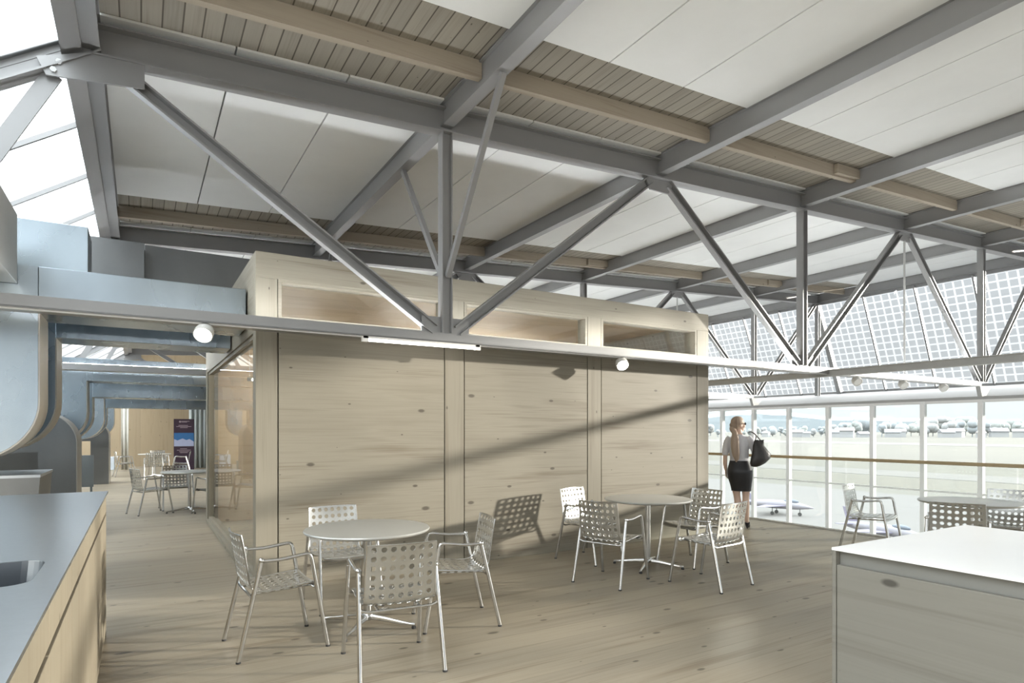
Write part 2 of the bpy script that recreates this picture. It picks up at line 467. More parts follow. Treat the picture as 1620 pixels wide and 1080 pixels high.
# skylight over the duct side
for k in range(5):
    for j in range(4):
        y0 = TR[0] - BAY + BAY*k + BAY/4*j; y1 = y0 + BAY/4
        if y0 < 1.5 or y0 > 29: continue
        g = MB(); x0 = PX[0] - .16
        q = [(x0, zs(x0)), (SKX, zs(SKX))]
        g.add([(q[0][0], y0+.02, q[0][1]), (q[0][0], y1-.02, q[0][1]), (q[1][0], y1-.02, q[1][1]), (q[1][0], y0+.02, q[1][1])], [(0, 1, 2, 3)])
        o = struct('window_%d' % (60+k*4+j), g, M['skylight'], 'frosted sloping skylight pane')
        b = MB(); b.beam((x0, y0, zs(x0)-.02), (SKX, y0, zs(SKX)-.02), rect(.03, .05))
        build('glazing_bar', b, M['steel'], o)
x0 = PX[0]-.16
struct('trim_3', MB().prism([(x0-.03, zs(x0)-.10), (x0+.101, zs(x0)-.04), (x0+.101, zs(x0)+.12), (x0-.03, zs(x0)+.06)], 'y', 1.5, 30), M['steel'], 'grey upper frame of the skylight')
struct('trim_4', MB().box((SKX-.1, -8, zs(SKX)-.1), (SKX+.06, 30, zs(SKX)+.06)), M['steel'], 'grey lower frame of the skylight')

# ------------------------------------------------------------------ purlins and joists
PL = ['grey steel purlin at the foot of the skylight ridge, leftmost of the roof', 'grey steel purlin crossing above the nearest round table post',
      'grey steel purlin running from top right over the middle of the timber box', 'grey steel purlin above the right third of the timber box',
      'grey steel purlin over the gallery railing side', 'grey steel purlin right above the window wall', 'grey steel edge purlin along the top of the solar glazing']
for k in range(7):
    x = PX[k]
    mb = MB().beam((x, RY0, 0), (x, RY1, 0), [(-a, b) for a, b in iprof(.12, .25, .014, .05, zb(x)+.06)])
    recenter(props(build('roof_purlin', mb, M['steel']), PL[k], 'beam', 'roof purlins'))
JL = ['weathered wooden joist in front of the nearest truss, crossing the top of the picture', 'weathered wooden joist in front of the second truss, seen just above the timber box',
      'weathered wooden joist in front of the third truss down the corridor', 'weathered wooden joist in front of the fourth truss down the corridor', 'weathered wooden joist by the far end wall']
for k, y in enumerate(TR):
    mb = MB()
    yc = y - .83
    for j in range(6):
        a, b = PX[j]+.03, PX[j+1]-.03
        mb.prism([(a, zp(a)-.145), (b, zp(b)-.145), (b, zp(b)+.019), (a, zp(a)+.019)], 'y', yc-.03, yc+.04)
        if j in (2, 4):
            c = b - .55
            mb.prism([(c, zp(c)-.12), (b, zp(b)-.12), (b, zp(b)+.01), (c, zp(c)+.01)], 'y', yc-.09, yc-.032)
    recenter(props(build('wooden_joist', mb, M['joist']), JL[k], 'joist', 'wooden roof joists'))

# ------------------------------------------------------------------ trusses
def make_truss(y, label):
    t = thing('roof_truss', label, 'truss', (0, y, 0), 0, 'steel roof trusses')
    def L(mb, nm, mat='steel'): return build(nm, mb, M[mat], t)
    x0, x1 = PX[0], PX[6]
    L(MB().beam((x0, y, zb(x0)), (x1, y, zb(x1)), iprof(.16, .25, .014, .02, 0)), 'top_chord')
    xr = SKX+.1
    L(MB().beam((x0+.02, y, zs(x0)-.06), (xr, y, zs(xr)-.06), iprof(.16, .17, .014, .02, -.085)), 'skylight_rafter')
    bc = MB().beam((-3.6, y, 0), (WX-.05, y, 0), rect(.05, ZC1-ZC0, ZC0))
    bc.beam((-3.6, y+.10, 0), (WX-.05, y+.10, 0), rect(.25, .012, ZC0-.002)); bc.beam((-3.6, y+.2, 0), (WX-.05, y+.2, 0), rect(.05, ZC1-ZC0, ZC0))
    L(bc, 'bottom_chord')
    ln = MB().beam((-3.6, y+.02, 0), (WX-.1, y+.02, 0), rect(.02, .014, ZC0-.014)); L(ln, 'cable_trim', 'white_metal')
    L(MB().box((-1.0, y+.075, ZC1-.01), (WX-.6, y+.125, ZC1+.012)), 'added_fill_strip', 'ceiling_fill')  # unseen glowing strip on the bottom chord, added to lift the ceiling
    def post(x, za, zc_): return MB().beam((x, y, za), (x, y, zc_), hprof(.115, .115, .012, .03), up=(0, 1, 0))
    for k in (1, 3, 5): L(post(PX[k], ZC1, zb(PX[k])), 'post')
    L(post(PX[6]-.02, ZC0+.15, zb(PX[6])), 'post')
    def diag(a, b):
        sg = 1 if b.x > a.x else -1
        return MB().beam(a, b, [(q*sg, p) for p, q in uprof(.115, .085, .016)])
    g = .16
    for a, b in ((0, 1), (2, 1), (2, 3), (4, 3), (4, 5), (6, 5)):
        s = 1 if b > a else -1
        pa = Vector((PX[a] + s*(g if a else .25), y, zb(PX[a]) - .03 - (.06 if a == 0 else 0))); pb = Vector((PX[b] - s*.13, y, ZC1 + .03))
        L(diag(pa, pb), 'diagonal')
    for k in (1, 3, 5):
        x = PX[k]; L(MB().box((x-.27, y-.012, ZC1-.02), (x+.27, y+.012, ZC1+.16)), 'gusset_plate')
    for k in (2, 4):
        x = PX[k]; z = zb(x)
        L(MB().prism([(x-.26, z+.005), (x+.26, z+.02), (x+.16, z-.15), (x-.16, z-.15)], 'y', y-.012, y+.012), 'gusset_plate')
    z = zb(x0)
    gp = L(MB().prism([(x0-.34, z-.12), (x0-.28, z-.245), (x0+.36, z-.17), (x0+.36, z+.03), (x0, z+.01)], 'y', y-.062, y-.045), 'gusset_plate')
    for bx, bz in ((x0-.20, z-.125), (x0-.235, z-.195)):
        bo = MB().prism([(bx+.022*math.cos(q*PI/3), bz+.022*math.sin(q*PI/3)) for q in range(6)], 'y', y-.078, y-.062)
        build('bolt', bo, M['steel_light'], gp)
    L(MB().beam((x0-.24, y, z-.20), (x0-1.12, y, ZC1), rect(.02, .12)), 'skylight_strut')
    x = PX[1]
    for s in (-1, 1):
        L(MB().beam((x, y+s*.06, 3.10), (x, y+s*1.2, zb(x)+.05), uprof(.055, .05, .010), up=(1, 0, 0)), 'brace')
    x = PX[4]
    L(MB().tube([(x, y, ZC1-.03), (x, y, zb(x)-.13)], .018, 8), 'hanger_rod', 'steel_light')
    br = MB().prism([(WX-.16, ZC0+.0), (WX+.35, ZC0+.0), (WX+.06, HEADZ+.02), (WX-.02, HEADZ-.04)], 'y', y-.04, y+.04)
    L(br, 'wall_bracket', 'soffit')
    return t
TL = ['nearest grey steel truss, spanning in front of the timber box', 'second grey steel truss, just behind the timber box', 'third grey steel truss, seen down the corridor left of the box',
      'fourth grey steel truss, far down the corridor', 'fifth grey steel truss, in front of the far end wall']
t0 = make_truss(TR[0], TL[0])
for k in range(1, 5): dup(t0, (0, TR[k], 0), label=TL[k])
lb = MB().beam((9.55, -4, 0), (9.55, 29.5, 0), iprof(.10, .11, .012, .03, 2.375))
recenter(props(build('longitudinal_beam', lb, M['steel_light']), 'light grey horizontal beam crossing the nearest truss at right', 'beam'))

# ------------------------------------------------------------------ lamps
def spot_lamp(x, y, z, label, lit):
    t = thing('spot_lamp', label, 'lamp', (x, y, z), 0, 'round spot lamps under the trusses')
    aim = Vector((-.25, -.62, -.55)).normalized()
    Q = aim.to_track_quat('Z', 'Y').to_matrix()
    c = Vector((x, y, z+.02))
    prof = [(.018, -.075), (.045, -.07), (.07, -.04), (.078, 0.0), (.078, .05), (.070, .052), (.066, .03), (.01, .025)]
    rs = [[c + Q @ Vector((r*math.cos(2*PI*k/18), r*math.sin(2*PI*k/18), h)) for k in range(18)] for r, h in prof]
    build('housing', MB().rings(rs), M['lamp_white'], t, smooth=True)
    build('stem', MB().tube([(x, y, z+.07), (x, y, ZC0+.01)], .012, 8), M['lamp_white'], t)
    rl = [[c + Q @ Vector((r*math.cos(2*PI*k/18), r*math.sin(2*PI*k/18), h)) for k in range(18)] for r, h in ((.064, .034), (.064, .046))]
    build('lens', MB().rings(rl), M['spot'] if lit else M['lamp_white'], t)
SPL = [(.47, 'lit spot lamp under the truss by the left corner of the timber box', True), (5.17, 'lit spot lamp under the truss in front of the box window at right', True),
       (10.4, 'round white spot lamp under the nearest truss, just right of the light grey beam', False), (11.9, 'round white spot lamp under the nearest truss, below the hanger rod', False),
       (13.4, 'round white spot lamp under the nearest truss, closest to the windows', False)]
for x, lab, lit in SPL: spot_lamp(x, Y1+.02, 2.325, lab, lit)
def strip_lamp(x0, x1, y, z, label, tube='tube'):
    t = thing('strip_light', label, 'lamp', ((x0+x1)/2, y, z), 0, 'fluorescent strip lights')
    if tube == 'tube': build('housing', MB().box((x0-.02, y-.02, z+.03), (x1+.02, y+.03, z+.05)), M['lamp_white'], t)
    else:
        for x in (x0, x1): build('hanging_wire', MB().tube([(x, y, z+.05), (x, y, BH-.163)], .003, 6), M['lamp_white'], t)
    build('tube', MB().tube([(x0+.03, y, z+.015), (x1-.03, y, z+.015)], .014, 10), M[tube], t)
    for x in (x0, x1): build('end_cap', MB().box((x-.03, y-.02, z-.005), (x+.03, y+.02, z+.05)), M['lamp_white'], t)
strip_lamp(1.87, 3.11, Y1+.0, ZC0-.055, 'lit fluorescent strip under the nearest truss post')
strip_lamp(11.5, 12.9, TR[1], ZC0-.05, 'lit fluorescent strip under the second truss, beside the box corner')
strip_lamp(13.1, 14.6, TR[1], ZC0-.05, 'lit fluorescent strip under the second truss, next to the windows')
strip_lamp(.3, 1.6, TR[3], ZC0-.05, 'lit fluorescent strip under the fourth truss in the corridor')
strip_lamp(.9, 2.2, TR[4], ZC0-.05, 'lit fluorescent strip by the far curtain')

# ------------------------------------------------------------------ timber pavilion
BX0, BX1, BY0, BY1, BH = .93, 7.13, 6.2, 11.3, 3.2
pv = thing('timber_pavilion', 'pale spruce timber box standing under the trusses with a strip of high windows', 'pavilion', (4, 8.7, 0))
def P(nm, mb, mat, b=.004): return build(nm, mb, M[mat], pv, bevel=b)
T = .16
POST = [(BX0, 1.125), (2.89, 3.123), (4.892, 5.108), (6.893, BX1)]
for a, b in POST: P('post', MB().box((a, BY0, .0), (b, BY0+T, 2.955)), 'spruce_z', .003)
P('top_rail', MB().box((BX0, BY0, 2.955), (BX1, BY0+T, BH)), 'spruce_x', .003)
for i in range(3):
    a, b = POST[i][1], POST[i+1][0]
    a += .012; b -= .010
    P('wall_panel', MB().box((a, BY0+.004, 0), (b, BY0+T, 2.585)), 'spruce_x', .003)
    f = MB(); w_ = .028
    f.box((a-.008, BY0+.003, 2.587), (b+.006, BY0+T, 2.60)).box((a-.006, BY0+.003, 2.60), (a+w_, BY0+T, 2.954)).box((b-w_, BY0+.003, 2.60), (b+.004, BY0+T, 2.954)).box((a+w_, BY0+.003, 2.93), (b-w_, BY0+T, 2.954))
    o = P('high_window', f, 'spruce_x', 0)
    build('pane', MB().box((a+w_, BY0+.10, 2.60), (b-w_, BY0+.106, 2.93)), M['glass_high'], o)
P('gap_backing', MB().box((1.0, BY0+.03, .01), (7.05, BY0+T-.01, 2.58)), 'dark_gap', 0)
# left side: big window in a frame
P('side_header', MB().box((BX0, BY0+T, 2.44), (BX0+T, BY1, BH)), 'spruce_y', .003)
P('side_jamb', MB().box((BX0, BY1-.22, 0), (BX0+T, BY1, 2.44)), 'spruce_zy', .003)
P('side_sill', MB().box((BX0-.01, BY0+T, 0), (BX0+T, BY1-.22, .07)), 'spruce_y', .003)
f = MB()
f.box((BX0+.02, BY0+T, 2.40), (BX0+.09, BY1-.22, 2.44)).box((BX0+.02, BY0+T, .07), (BX0+.09, BY1-.22, .11)).box((BX0+.02, BY0+T, .11), (BX0+.09, BY0+T+.05, 2.4)).box((BX0+.02, BY1-.27, .11), (BX0+.09, BY1-.22, 2.4))
o = P('side_window', f, 'spruce_zy', 0)
build('pane', MB().box((BX0+.05, BY0+T+.05, .11), (BX0+.056, BY1-.27, 2.40)), M['glass_pav'], o)
P('right_wall', MB().box((BX1-T, BY0+T, 0), (BX1, BY1, BH)), 'spruce_y', 0)
P('back_wall', MB().box((BX0+T, BY1-T, 0), (BX1-T, BY1, BH)), 'spruce_warm', 0)
P('roof_slab', MB().box((BX0+.02, BY0+.02, BH-.16), (BX1-.02, BY1-.02, BH-.01)), 'spruce_warm', 0)
P('inner_wall', MB().box((2.6, BY0+2.6, .0), (2.72, BY1-T, BH-.16)), 'spruce_warm', 0)
strip_lamp(3.3, 5.8, 9.4, 2.25, 'added strip light brightening the inside of the timber box', 'tube_fill')  # both tubes in the box are added fill for its interior
strip_lamp(1.4, 2.4, 9.9, 2.25, 'added short strip light brightening the timber box behind its side window', 'tube_fill')

# ------------------------------------------------------------------ ducts
def elbow_poly(xr, zt, zbot, wdt, r, xl):
    """vertical leg with right face at xr that turns left at the bottom"""
    ro = r; ri = .10
    p = [(xr-wdt, zt), (xl-0, zt)] if False else []
    pts = [(xr, zt)] + [(xr, zbot+ro)] + arc((xr-ro, zbot+ro), ro, 0, -90, 12)[1:] + [(xl, zbot)]
    h = .34
    ro2 = .2
    pts += [(xl, zbot+h)] + [(xr-wdt-ri, zbot+h)] + arc((xr-wdt-ri, zbot+h+ri), ri, -90, 0, 5)[1:] + arc((xr-wdt+ro2, zt-ro2), ro2, 180, 90, 8)
    return pts
XD = -.762
DK = 'galvanised air ducts'
def duct_L(y0, y1, ztop, zbot, hz0, hz1, xe, label, r=.5):
    t = thing('ventilation_duct', label, 'duct', (XD-.4, y0, zbot), 0, DK)
    build('riser', MB().prism(elbow_poly(XD, hz1, zbot, .95 if y0 < 9 else .5, r, -3.2), 'y', y0, y1), M['galv'], t, smooth=True)
    sd = MB()
    q = [(XD, hz0)] + [(XD, zbot+r)] + arc((XD-r, zbot+r), r, 0, -90, 12)[1:]
    q2 = [(a+.012*(1 if i < 2 else math.cos(math.radians(-90*(i-1)/12))), b-.012*(0 if i < 2 else math.sin(math.radians(90*(i-1)/12)))) for i, (a, b) in enumerate(q)]
    rs = []
    for (a, b), (c, d) in zip(q, q2): rs.append([(a, y0+.012, b), (c, y0+.012, d), (c, y1-.012, d), (a, y1-.012, b)])
    build('floorlit_side', MB().rings(rs), M['galv_floorlit'], t, smooth=True)  # thin skin over the riser side, carrying the painted floor reflection
    if xe is not None:
        build('branch', MB().box((XD+.002, y0, hz0), (xe, y1, hz1)), M['galv'], t, bevel=.006)
        fl = MB()
        for x in (XD+.9,):
            fl.box((x-.02, y0-.02, hz0-.02), (x+.02, y1+.02, hz1+.02))
    return t
duct_L(6.70, 7.29, 3.0, 1.25, 2.53, 2.93, .915, 'nearest galvanised duct whose branch runs into the corner of the timber box')
duct_L(7.95, 8.50, 3.0, 1.30, 2.47, 2.87, .915, 'second galvanised duct whose branch enters the box behind the nearest one')
t = thing('ventilation_duct', 'galvanised trunk duct high at the left edge, running towards the nearest branch', 'duct', (-1.5, 4.5, 2.76), 0, DK)
build('trunk', MB().prism([(-.90, 2.76), (-.90, 3.35), (-1.6, 3.35), (-1.6, 2.76)], 'y', 3.0, 6.68), M['galv_floorlit'], t, bevel=.004)
t = thing('ventilation_duct', 'bright galvanised duct box standing on the nearest branch below the skylight', 'duct', (-1.2, 7.4, 2.94), 0, DK)
build('casing', MB().box((-2.1, 7.32, 2.90), (-.44, 7.86, 3.50)), M['galv'], t, bevel=.004)
t = thing('ventilation_duct', 'dark galvanised duct box under the skylight end, left of the timber box', 'duct', (-.3, 9.3, 3.0), 0, DK)
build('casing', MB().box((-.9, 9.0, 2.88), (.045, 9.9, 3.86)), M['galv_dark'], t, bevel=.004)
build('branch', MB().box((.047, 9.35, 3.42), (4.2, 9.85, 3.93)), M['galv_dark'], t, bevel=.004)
DL = ['galvanised duct of the second bay, further down the corridor', 'galvanised duct of the second bay with its bend behind the last', 'galvanised duct of the third bay in the corridor',
      'galvanised duct of the third bay with its bend behind it', 'galvanised duct at the far end of the corridor']
for i, (y, hz) in enumerate(((12.3, 2.32), (13.7, 2.12), (17.9, 2.3), (19.3, 2.1), (24.6, 2.3))):
    duct_L(y, y+.55, 3.0, 1.30, hz, hz+.38, 3.6 if i % 2 == 0 else 3.2, DL[i])
def intake(y0, y1, label):
    t = thing('intake_duct', label, 'duct', (-1.2, y0, 0), 0, 'floor standing intake ducts')
    r = .42; zt = 1.75; xl = -3.0; xi = XD-.42
    pts = [(XD, 0), (XD, zt-r)] + arc((XD-r, zt-r), r, 0, 90, 12)[1:] + [(xl, zt), (xl, 1.21), (xi, 1.21), (xi, 0)]
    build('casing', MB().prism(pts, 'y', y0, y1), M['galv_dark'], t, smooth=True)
    q = [(XD, 0.0), (XD, zt-r)] + arc((XD-r, zt-r), r, 0, 90, 12)[1:]
    rs = []
    for i, (a, b) in enumerate(q):
        ang = 0 if i < 2 else math.radians(90*(i-1)/12)
        c, d = a+.012*math.cos(ang), b+.012*math.sin(ang)
        rs.append([(a, y0+.01, b), (c, y0+.01, d), (c, y1-.01, d), (a, y1-.01, b)])
    build('floorlit_side', MB().rings(rs), M['galv_floorlit'], t, smooth=True)  # same painted floor reflection on the casing side and rounded top
intake(10.4, 11.2, 'dark floor standing duct with a rounded top behind the steel counter')
intake(20.6, 21.6, 'small dark duct with a rounded top far down the corridor')
for y0, y1, lab in ((11.7, 12.2, 'dark sheet metal plenum box standing behind the rounded floor duct'), (16.2, 16.9, 'dark sheet metal plenum box further down the duct row')):
    t = thing('plenum_box', lab, 'duct', (-2.6, y0, 0), 0, DK)
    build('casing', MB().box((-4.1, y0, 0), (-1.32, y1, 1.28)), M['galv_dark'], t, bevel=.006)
    build('top_flange', MB().box((-4.1, y0-.02, 1.28), (-1.30, y1+.02, 1.31)), M['galv_floorlit'], t)
t = thing('duct_trough', 'dark sheet metal trough with a curved right side behind the steel counter', 'duct', (-1.5, 7.1, 0))
pts = [(-3.0, 1.08), (XD-.02, 1.08), (XD-.03, .92)] + arc((XD-.45, .92), .42, 0, -70, 10)[1:] + [(XD-.9, .45), (XD-.9, 0), (-3.0, 0)]
build('casing', MB().prism(pts, 'y', 7.0, 7.9), M['galv_dark'], t, smooth=True)
build('rim', MB().box((-3.0, 6.99, 1.075), (XD-.015, 7.91, 1.10)), M['stainless'], t)

# ------------------------------------------------------------------ steel counter at left
CX1, CY1, CH = -.213, 5.34, 1.06
ct = thing('steel_worktop', 'long brushed stainless steel counter top with a sunk basin at lower left', 'worktop', (-.7, 3, CH-.02))
def rrect(x0, y0, x1, y1, r, n=6):
    p = []
    for (cx, cy, a) in ((x1-r, y1-r, 0), (x0+r, y1-r, 90), (x0+r, y0+r, 180), (x1-r, y0+r, 270)):
        p += arc((cx, cy), r, a, a+90, n)
    return p
SX0, SY0, SX1, SY1 = -.68, 2.22, -.272, 2.63
bm = bmesh.new()
def loop(pts, z):
    vs = [bm.verts.new((a-(-.7), b-3, z-(CH-.02))) for a, b in pts]
    return [bm.edges.new((vs[i], vs[(i+1) % len(vs)])) for i in range(len(vs))]
es = loop([(-1.05, -.5), (CX1+.012, -.5), (CX1+.012, CY1+.01), (-1.05, CY1+.01)], CH) + loop(rrect(SX0, SY0, SX1, SY1, .07), CH)
r_ = bmesh.ops.triangle_fill(bm, use_beauty=True, use_dissolve=False, edges=es)
fs = [f for f in bm.faces]
ex = bmesh.ops.extrude_face_region(bm, geom=fs)
for v in [g for g in ex['geom'] if isinstance(g, bmesh.types.BMVert)]: v.co.z -= .012
bmesh.ops.recalc_face_normals(bm, faces=bm.faces)
me = bpy.data.meshes.new('slab'); bm.to_mesh(me); bm.free(); me.materials.append(M['stainless'])
o = bpy.data.objects.new('slab', me); COL.objects.link(o); o.parent = ct
bas = MB(); ri = rrect(SX0, SY0, SX1, SY1, .07); rj = rrect(SX0+.015, SY0+.015, SX1-.015, SY1-.015, .07)
bas.rings([[(a, b, CH-.003) for a, b in ri], [(a, b, CH-.19) for a, b in rj]], cap=False)
bas.add([(a, b, CH-.19) for a, b in rj], [tuple(range(len(rj)))])
build('basin', bas, M['stainless_dark'], ct)
build('upstand', MB().box((-1.07, -.5, CH-.012), (-1.051, CY1+.01, CH+.002)), M['stainless'], ct)
CL = ['spruce counter cabinet at the far end of the steel counter', 'second spruce counter cabinet from the far end', 'third spruce counter cabinet from the far end',
      'fourth spruce counter cabinet, beside the basin end', 'fifth spruce counter cabinet, under the basin', 'spruce counter cabinet nearest the camera']
for i in range(6):
    y1 = CY1 - .65*i; y0 = y1 - .65
    t = thing('counter_cabinet', CL[i], 'cabinet', (-.6, (y0+y1)/2, 0), 0, 'spruce cabinets under the steel counter')
    body = MB()
    x0_, x1_ = -1.04, CX1-.022
    body.box((x0_, y0+.001, .0), (x1_-.04, y1-.001, .08)).box((x0_, y0+.001, .08), (x1_, y0+.019, CH-.013)).box((x0_, y1-.019, .08), (x1_, y1-.001, CH-.013))
    body.box((x0_, y0+.02, .08), (x1_, y1-.02, .10)).box((x0_, y0+.02, .10), (x0_+.018, y1-.02, CH-.013))
    build('carcass', body, M['counter_front'], t)
    build('door', MB().box((CX1-.02, y0+.002, .05), (CX1, y1-.002, .885)), M['counter_front'], t, bevel=.002)
    build('drawer', MB().box((CX1-.02, y0+.002, .91), (CX1, y1-.002, CH-.016)), M['counter_front'], t, bevel=.002)
    if i == 0: build('end_panel', MB().box((-1.04, y1, 0), (CX1, y1+.008, CH-.014)), M['counter_front'], t)

# ------------------------------------------------------------------ island at right
IX0, IX1, IY0, IY1 = 2.235, 3.30, -.6, 1.35
t = thing('service_island', 'spruce service island with a thin white top at lower right', 'island', ((IX0+IX1)/2, .4, 0))
build('worktop', MB().box((IX0-.004, IY0, CH-.010), (IX1, IY1+.004, CH)), M['island_top'], t, bevel=.0015)
build('side_panel', MB().box((IX0, IY0, .03), (IX0+.02, IY1-.014, CH-.062)), M['island_panel_shaded'], t, bevel=.002)
build('end_panel', MB().box((IX0-.003, IY1-.012, 0), (IX1, IY1+.003, CH-.011)), M['island_panel_shaded'], t, bevel=.002)
build('recess', MB().box((IX0+.022, IY0, .03), (IX0+.03, IY1-.014, CH-.011)), M['recess'], t)
build('carcass', MB().box((IX0+.032, IY0, 0), (IX1-.02, IY1-.014, CH-.011)), M['spruce_x'], t)

# ------------------------------------------------------------------ railing
t = thing('glass_railing', 'glass balustrade with a wooden handrail along the gallery edge', 'railing', (GX-.04, 8, 0))
JN = [-3.11+2.08*i for i in range(16)]
for a, b in zip(JN[:-1], JN[1:]):
    build('glass_panel', MB().box((GX-.05, a+.008, .02), (GX-.038, b-.008, 1.06)), M['glass_rail'], t)
build('handrail', MB().box((GX-.075, JN[0], 1.055), (GX-.01, JN[-1], 1.10)), M['rail_wood'], t, bevel=.008)
build('base_channel', MB().box((GX-.065, JN[0], .0), (GX-.02, JN[-1], .02)), M['white_metal'], t)

# ------------------------------------------------------------------ chairs
def make_chair():
    t = thing('aluminium_armchair', '', 'chair', (0, 0, 0))
    # shell profile (x forward, z up), arc-length parametrised
    base = [(.215, .405), (.228, .425), (.21, .441), (.12, .436), (0, .425), (-.10, .418), (-.17, .425), (-.205, .455), (-.222, .51), (-.245, .62), (-.268, .72), (-.292, .815)]
    pr = [Vector((a, 0, b)) for a, b in base]
    pr = catmull(pr, 8)
    Ls = [0]
    for a, b in zip(pr[:-1], pr[1:]): Ls.append(Ls[-1] + (b-a).length)
    TOT = Ls[-1]
    def at(s):
        s = max(0, min(TOT, s))
        for i in range(len(Ls)-1):
            if Ls[i+1] >= s:
                k = (s-Ls[i])/max(1e-9, Ls[i+1]-Ls[i]); return pr[i].lerp(pr[i+1], k)
        return pr[-1]
    def surf(u, s):
        p = at(s); f = max(0.0, (s/TOT-.55)/.45)
        b = (u/.22)**2
        x = p.x + f*.028*b; z = p.z + (1-f)*.012*b
        wd = 1.0 - .04*f
        # round the two top corners and front corners a little
        return Vector((x, u*wd, z))
    NC = 7; pit = .06; NR = int(TOT/pit); ps = TOT/NR
    W2 = NC*pit/2
    verts = []; faces = []
    def quad(us, ss):
        o = len(verts)
        for s in ss:
            for u in us: verts.append((u, s))
        n = len(us)
        for j in range(len(ss)-1):
            for i in range(n-1): faces.append((o+j*n+i, o+j*n+i+1, o+(j+1)*n+i+1, o+(j+1)*n+i))
    for r in range(NR):
        s0 = r*ps; s1 = s0+ps
        hole_row = r >= 1 and not (5.3 <= r <= 5.9)
        ss = [s0+ps*k/4 for k in range(5)]
        quad([-W2-.012, -W2], ss); quad([W2, W2+.012], ss)
        for c in range(NC):
            u0 = -W2+c*pit; u1 = u0+pit
            if not hole_row:
                quad([u0+pit*k/4 for k in range(5)], ss); continue
            o = len(verts); uc, sc = (u0+u1)/2, (s0+s1)/2
            outer = [(u0+pit*k/4, s0) for k in range(4)] + [(u1, s0+ps*k/4) for k in range(4)] + [(u1-pit*k/4, s1) for k in range(4)] + [(u0, s1-ps*k/4) for k in range(4)]
            for q in outer: verts.append(q)
            for (a, b) in outer:
                an = math.atan2((b-sc)/ps, (a-uc)/pit); verts.append((uc+.0178*math.cos(an), sc+.0178*math.sin(an)))
            for k in range(16): faces.append((o+k, o+(k+1) % 16, o+16+(k+1) % 16, o+16+k))
    bm = bmesh.new()
    vs = [bm.verts.new(surf(u, s)) for u, s in verts]
    for f in faces: bm.faces.new([vs[i] for i in f])
    bmesh.ops.remove_doubles(bm, verts=bm.verts, dist=2e-4)
    bmesh.ops.recalc_face_normals(bm, faces=bm.faces)
    me = bpy.data.meshes.new('seat_shell'); bm.to_mesh(me); bm.free(); me.materials.append(M['alu_shell'])
    me.polygons.foreach_set('use_smooth', [True]*len(me.polygons))
    sh = bpy.data.objects.new('seat_shell', me); COL.objects.link(sh)
    so_ = sh.modifiers.new('solid', 'SOLIDIFY'); so_.thickness = .005; so_.offset = 0
    rim = []
    s_lo, s_hi = ps*.5, TOT - .001
    for k in range(25): rim.append(surf(-W2-.012, s_lo + (s_hi-s_lo)*k/24))
    for k in range(1, 12): rim.append(surf(-W2-.012 + (2*W2+.024)*k/12, s_hi))
    for k in range(25): rim.append(surf(W2+.012, s_hi - (s_hi-s_lo)*k/24))
    build('shell_rim', MB().tube(rim, .0048, 8), M['alu'], t, smooth=True)
    bake(sh); sh.data.set_sharp_from_angle(angle=math.radians(45)); sh.parent = t
    A = M['alu']
    for s in (-1, 1):
        y = s*.245
        # arm + front bend, front leg, rear leg
        armp = catmull([(-.145, y, .640), (-.02, y, .638), (.09, y, .650), (.150, y, .655), (.172, y, .645), (.183, y, .615)], 5)
        build('armrest', MB().tube(armp, .0125, 10), A, t, smooth=True)
        for xa, za, xb in ((.183, .615, .29), (-.145, .640, -.29)):
            lg = build('leg', MB().tube([(xa, y, za), (xb, s*.262, .008)], .0145, 12), A, t, smooth=True)
            build('foot_glide', MB().lathe([(.016, 0), (.016, .012)], (xb, s*.2622, 0), 10), M['rubber'], lg)
        build('arm_joint', MB().ell((-.145, y, .643), .019, .019, .019, 12, 8), A, t, smooth=True)
    fr = MB()
    for x, z in ((.2155, .418), (-.196, .405)):
        fr.tube([(x, -.252, z+.012), (x, -.20, z-.006), (x, .20, z-.006), (x, .252, z+.012)], .010, 8)
    for s in (-1, 1): fr.tube([(.21, s*.13, .412), (-.19, s*.13, .399)], .008, 8)
    build('seat_frame', fr, A, t, smooth=True)
    return t
chair0 = make_chair()
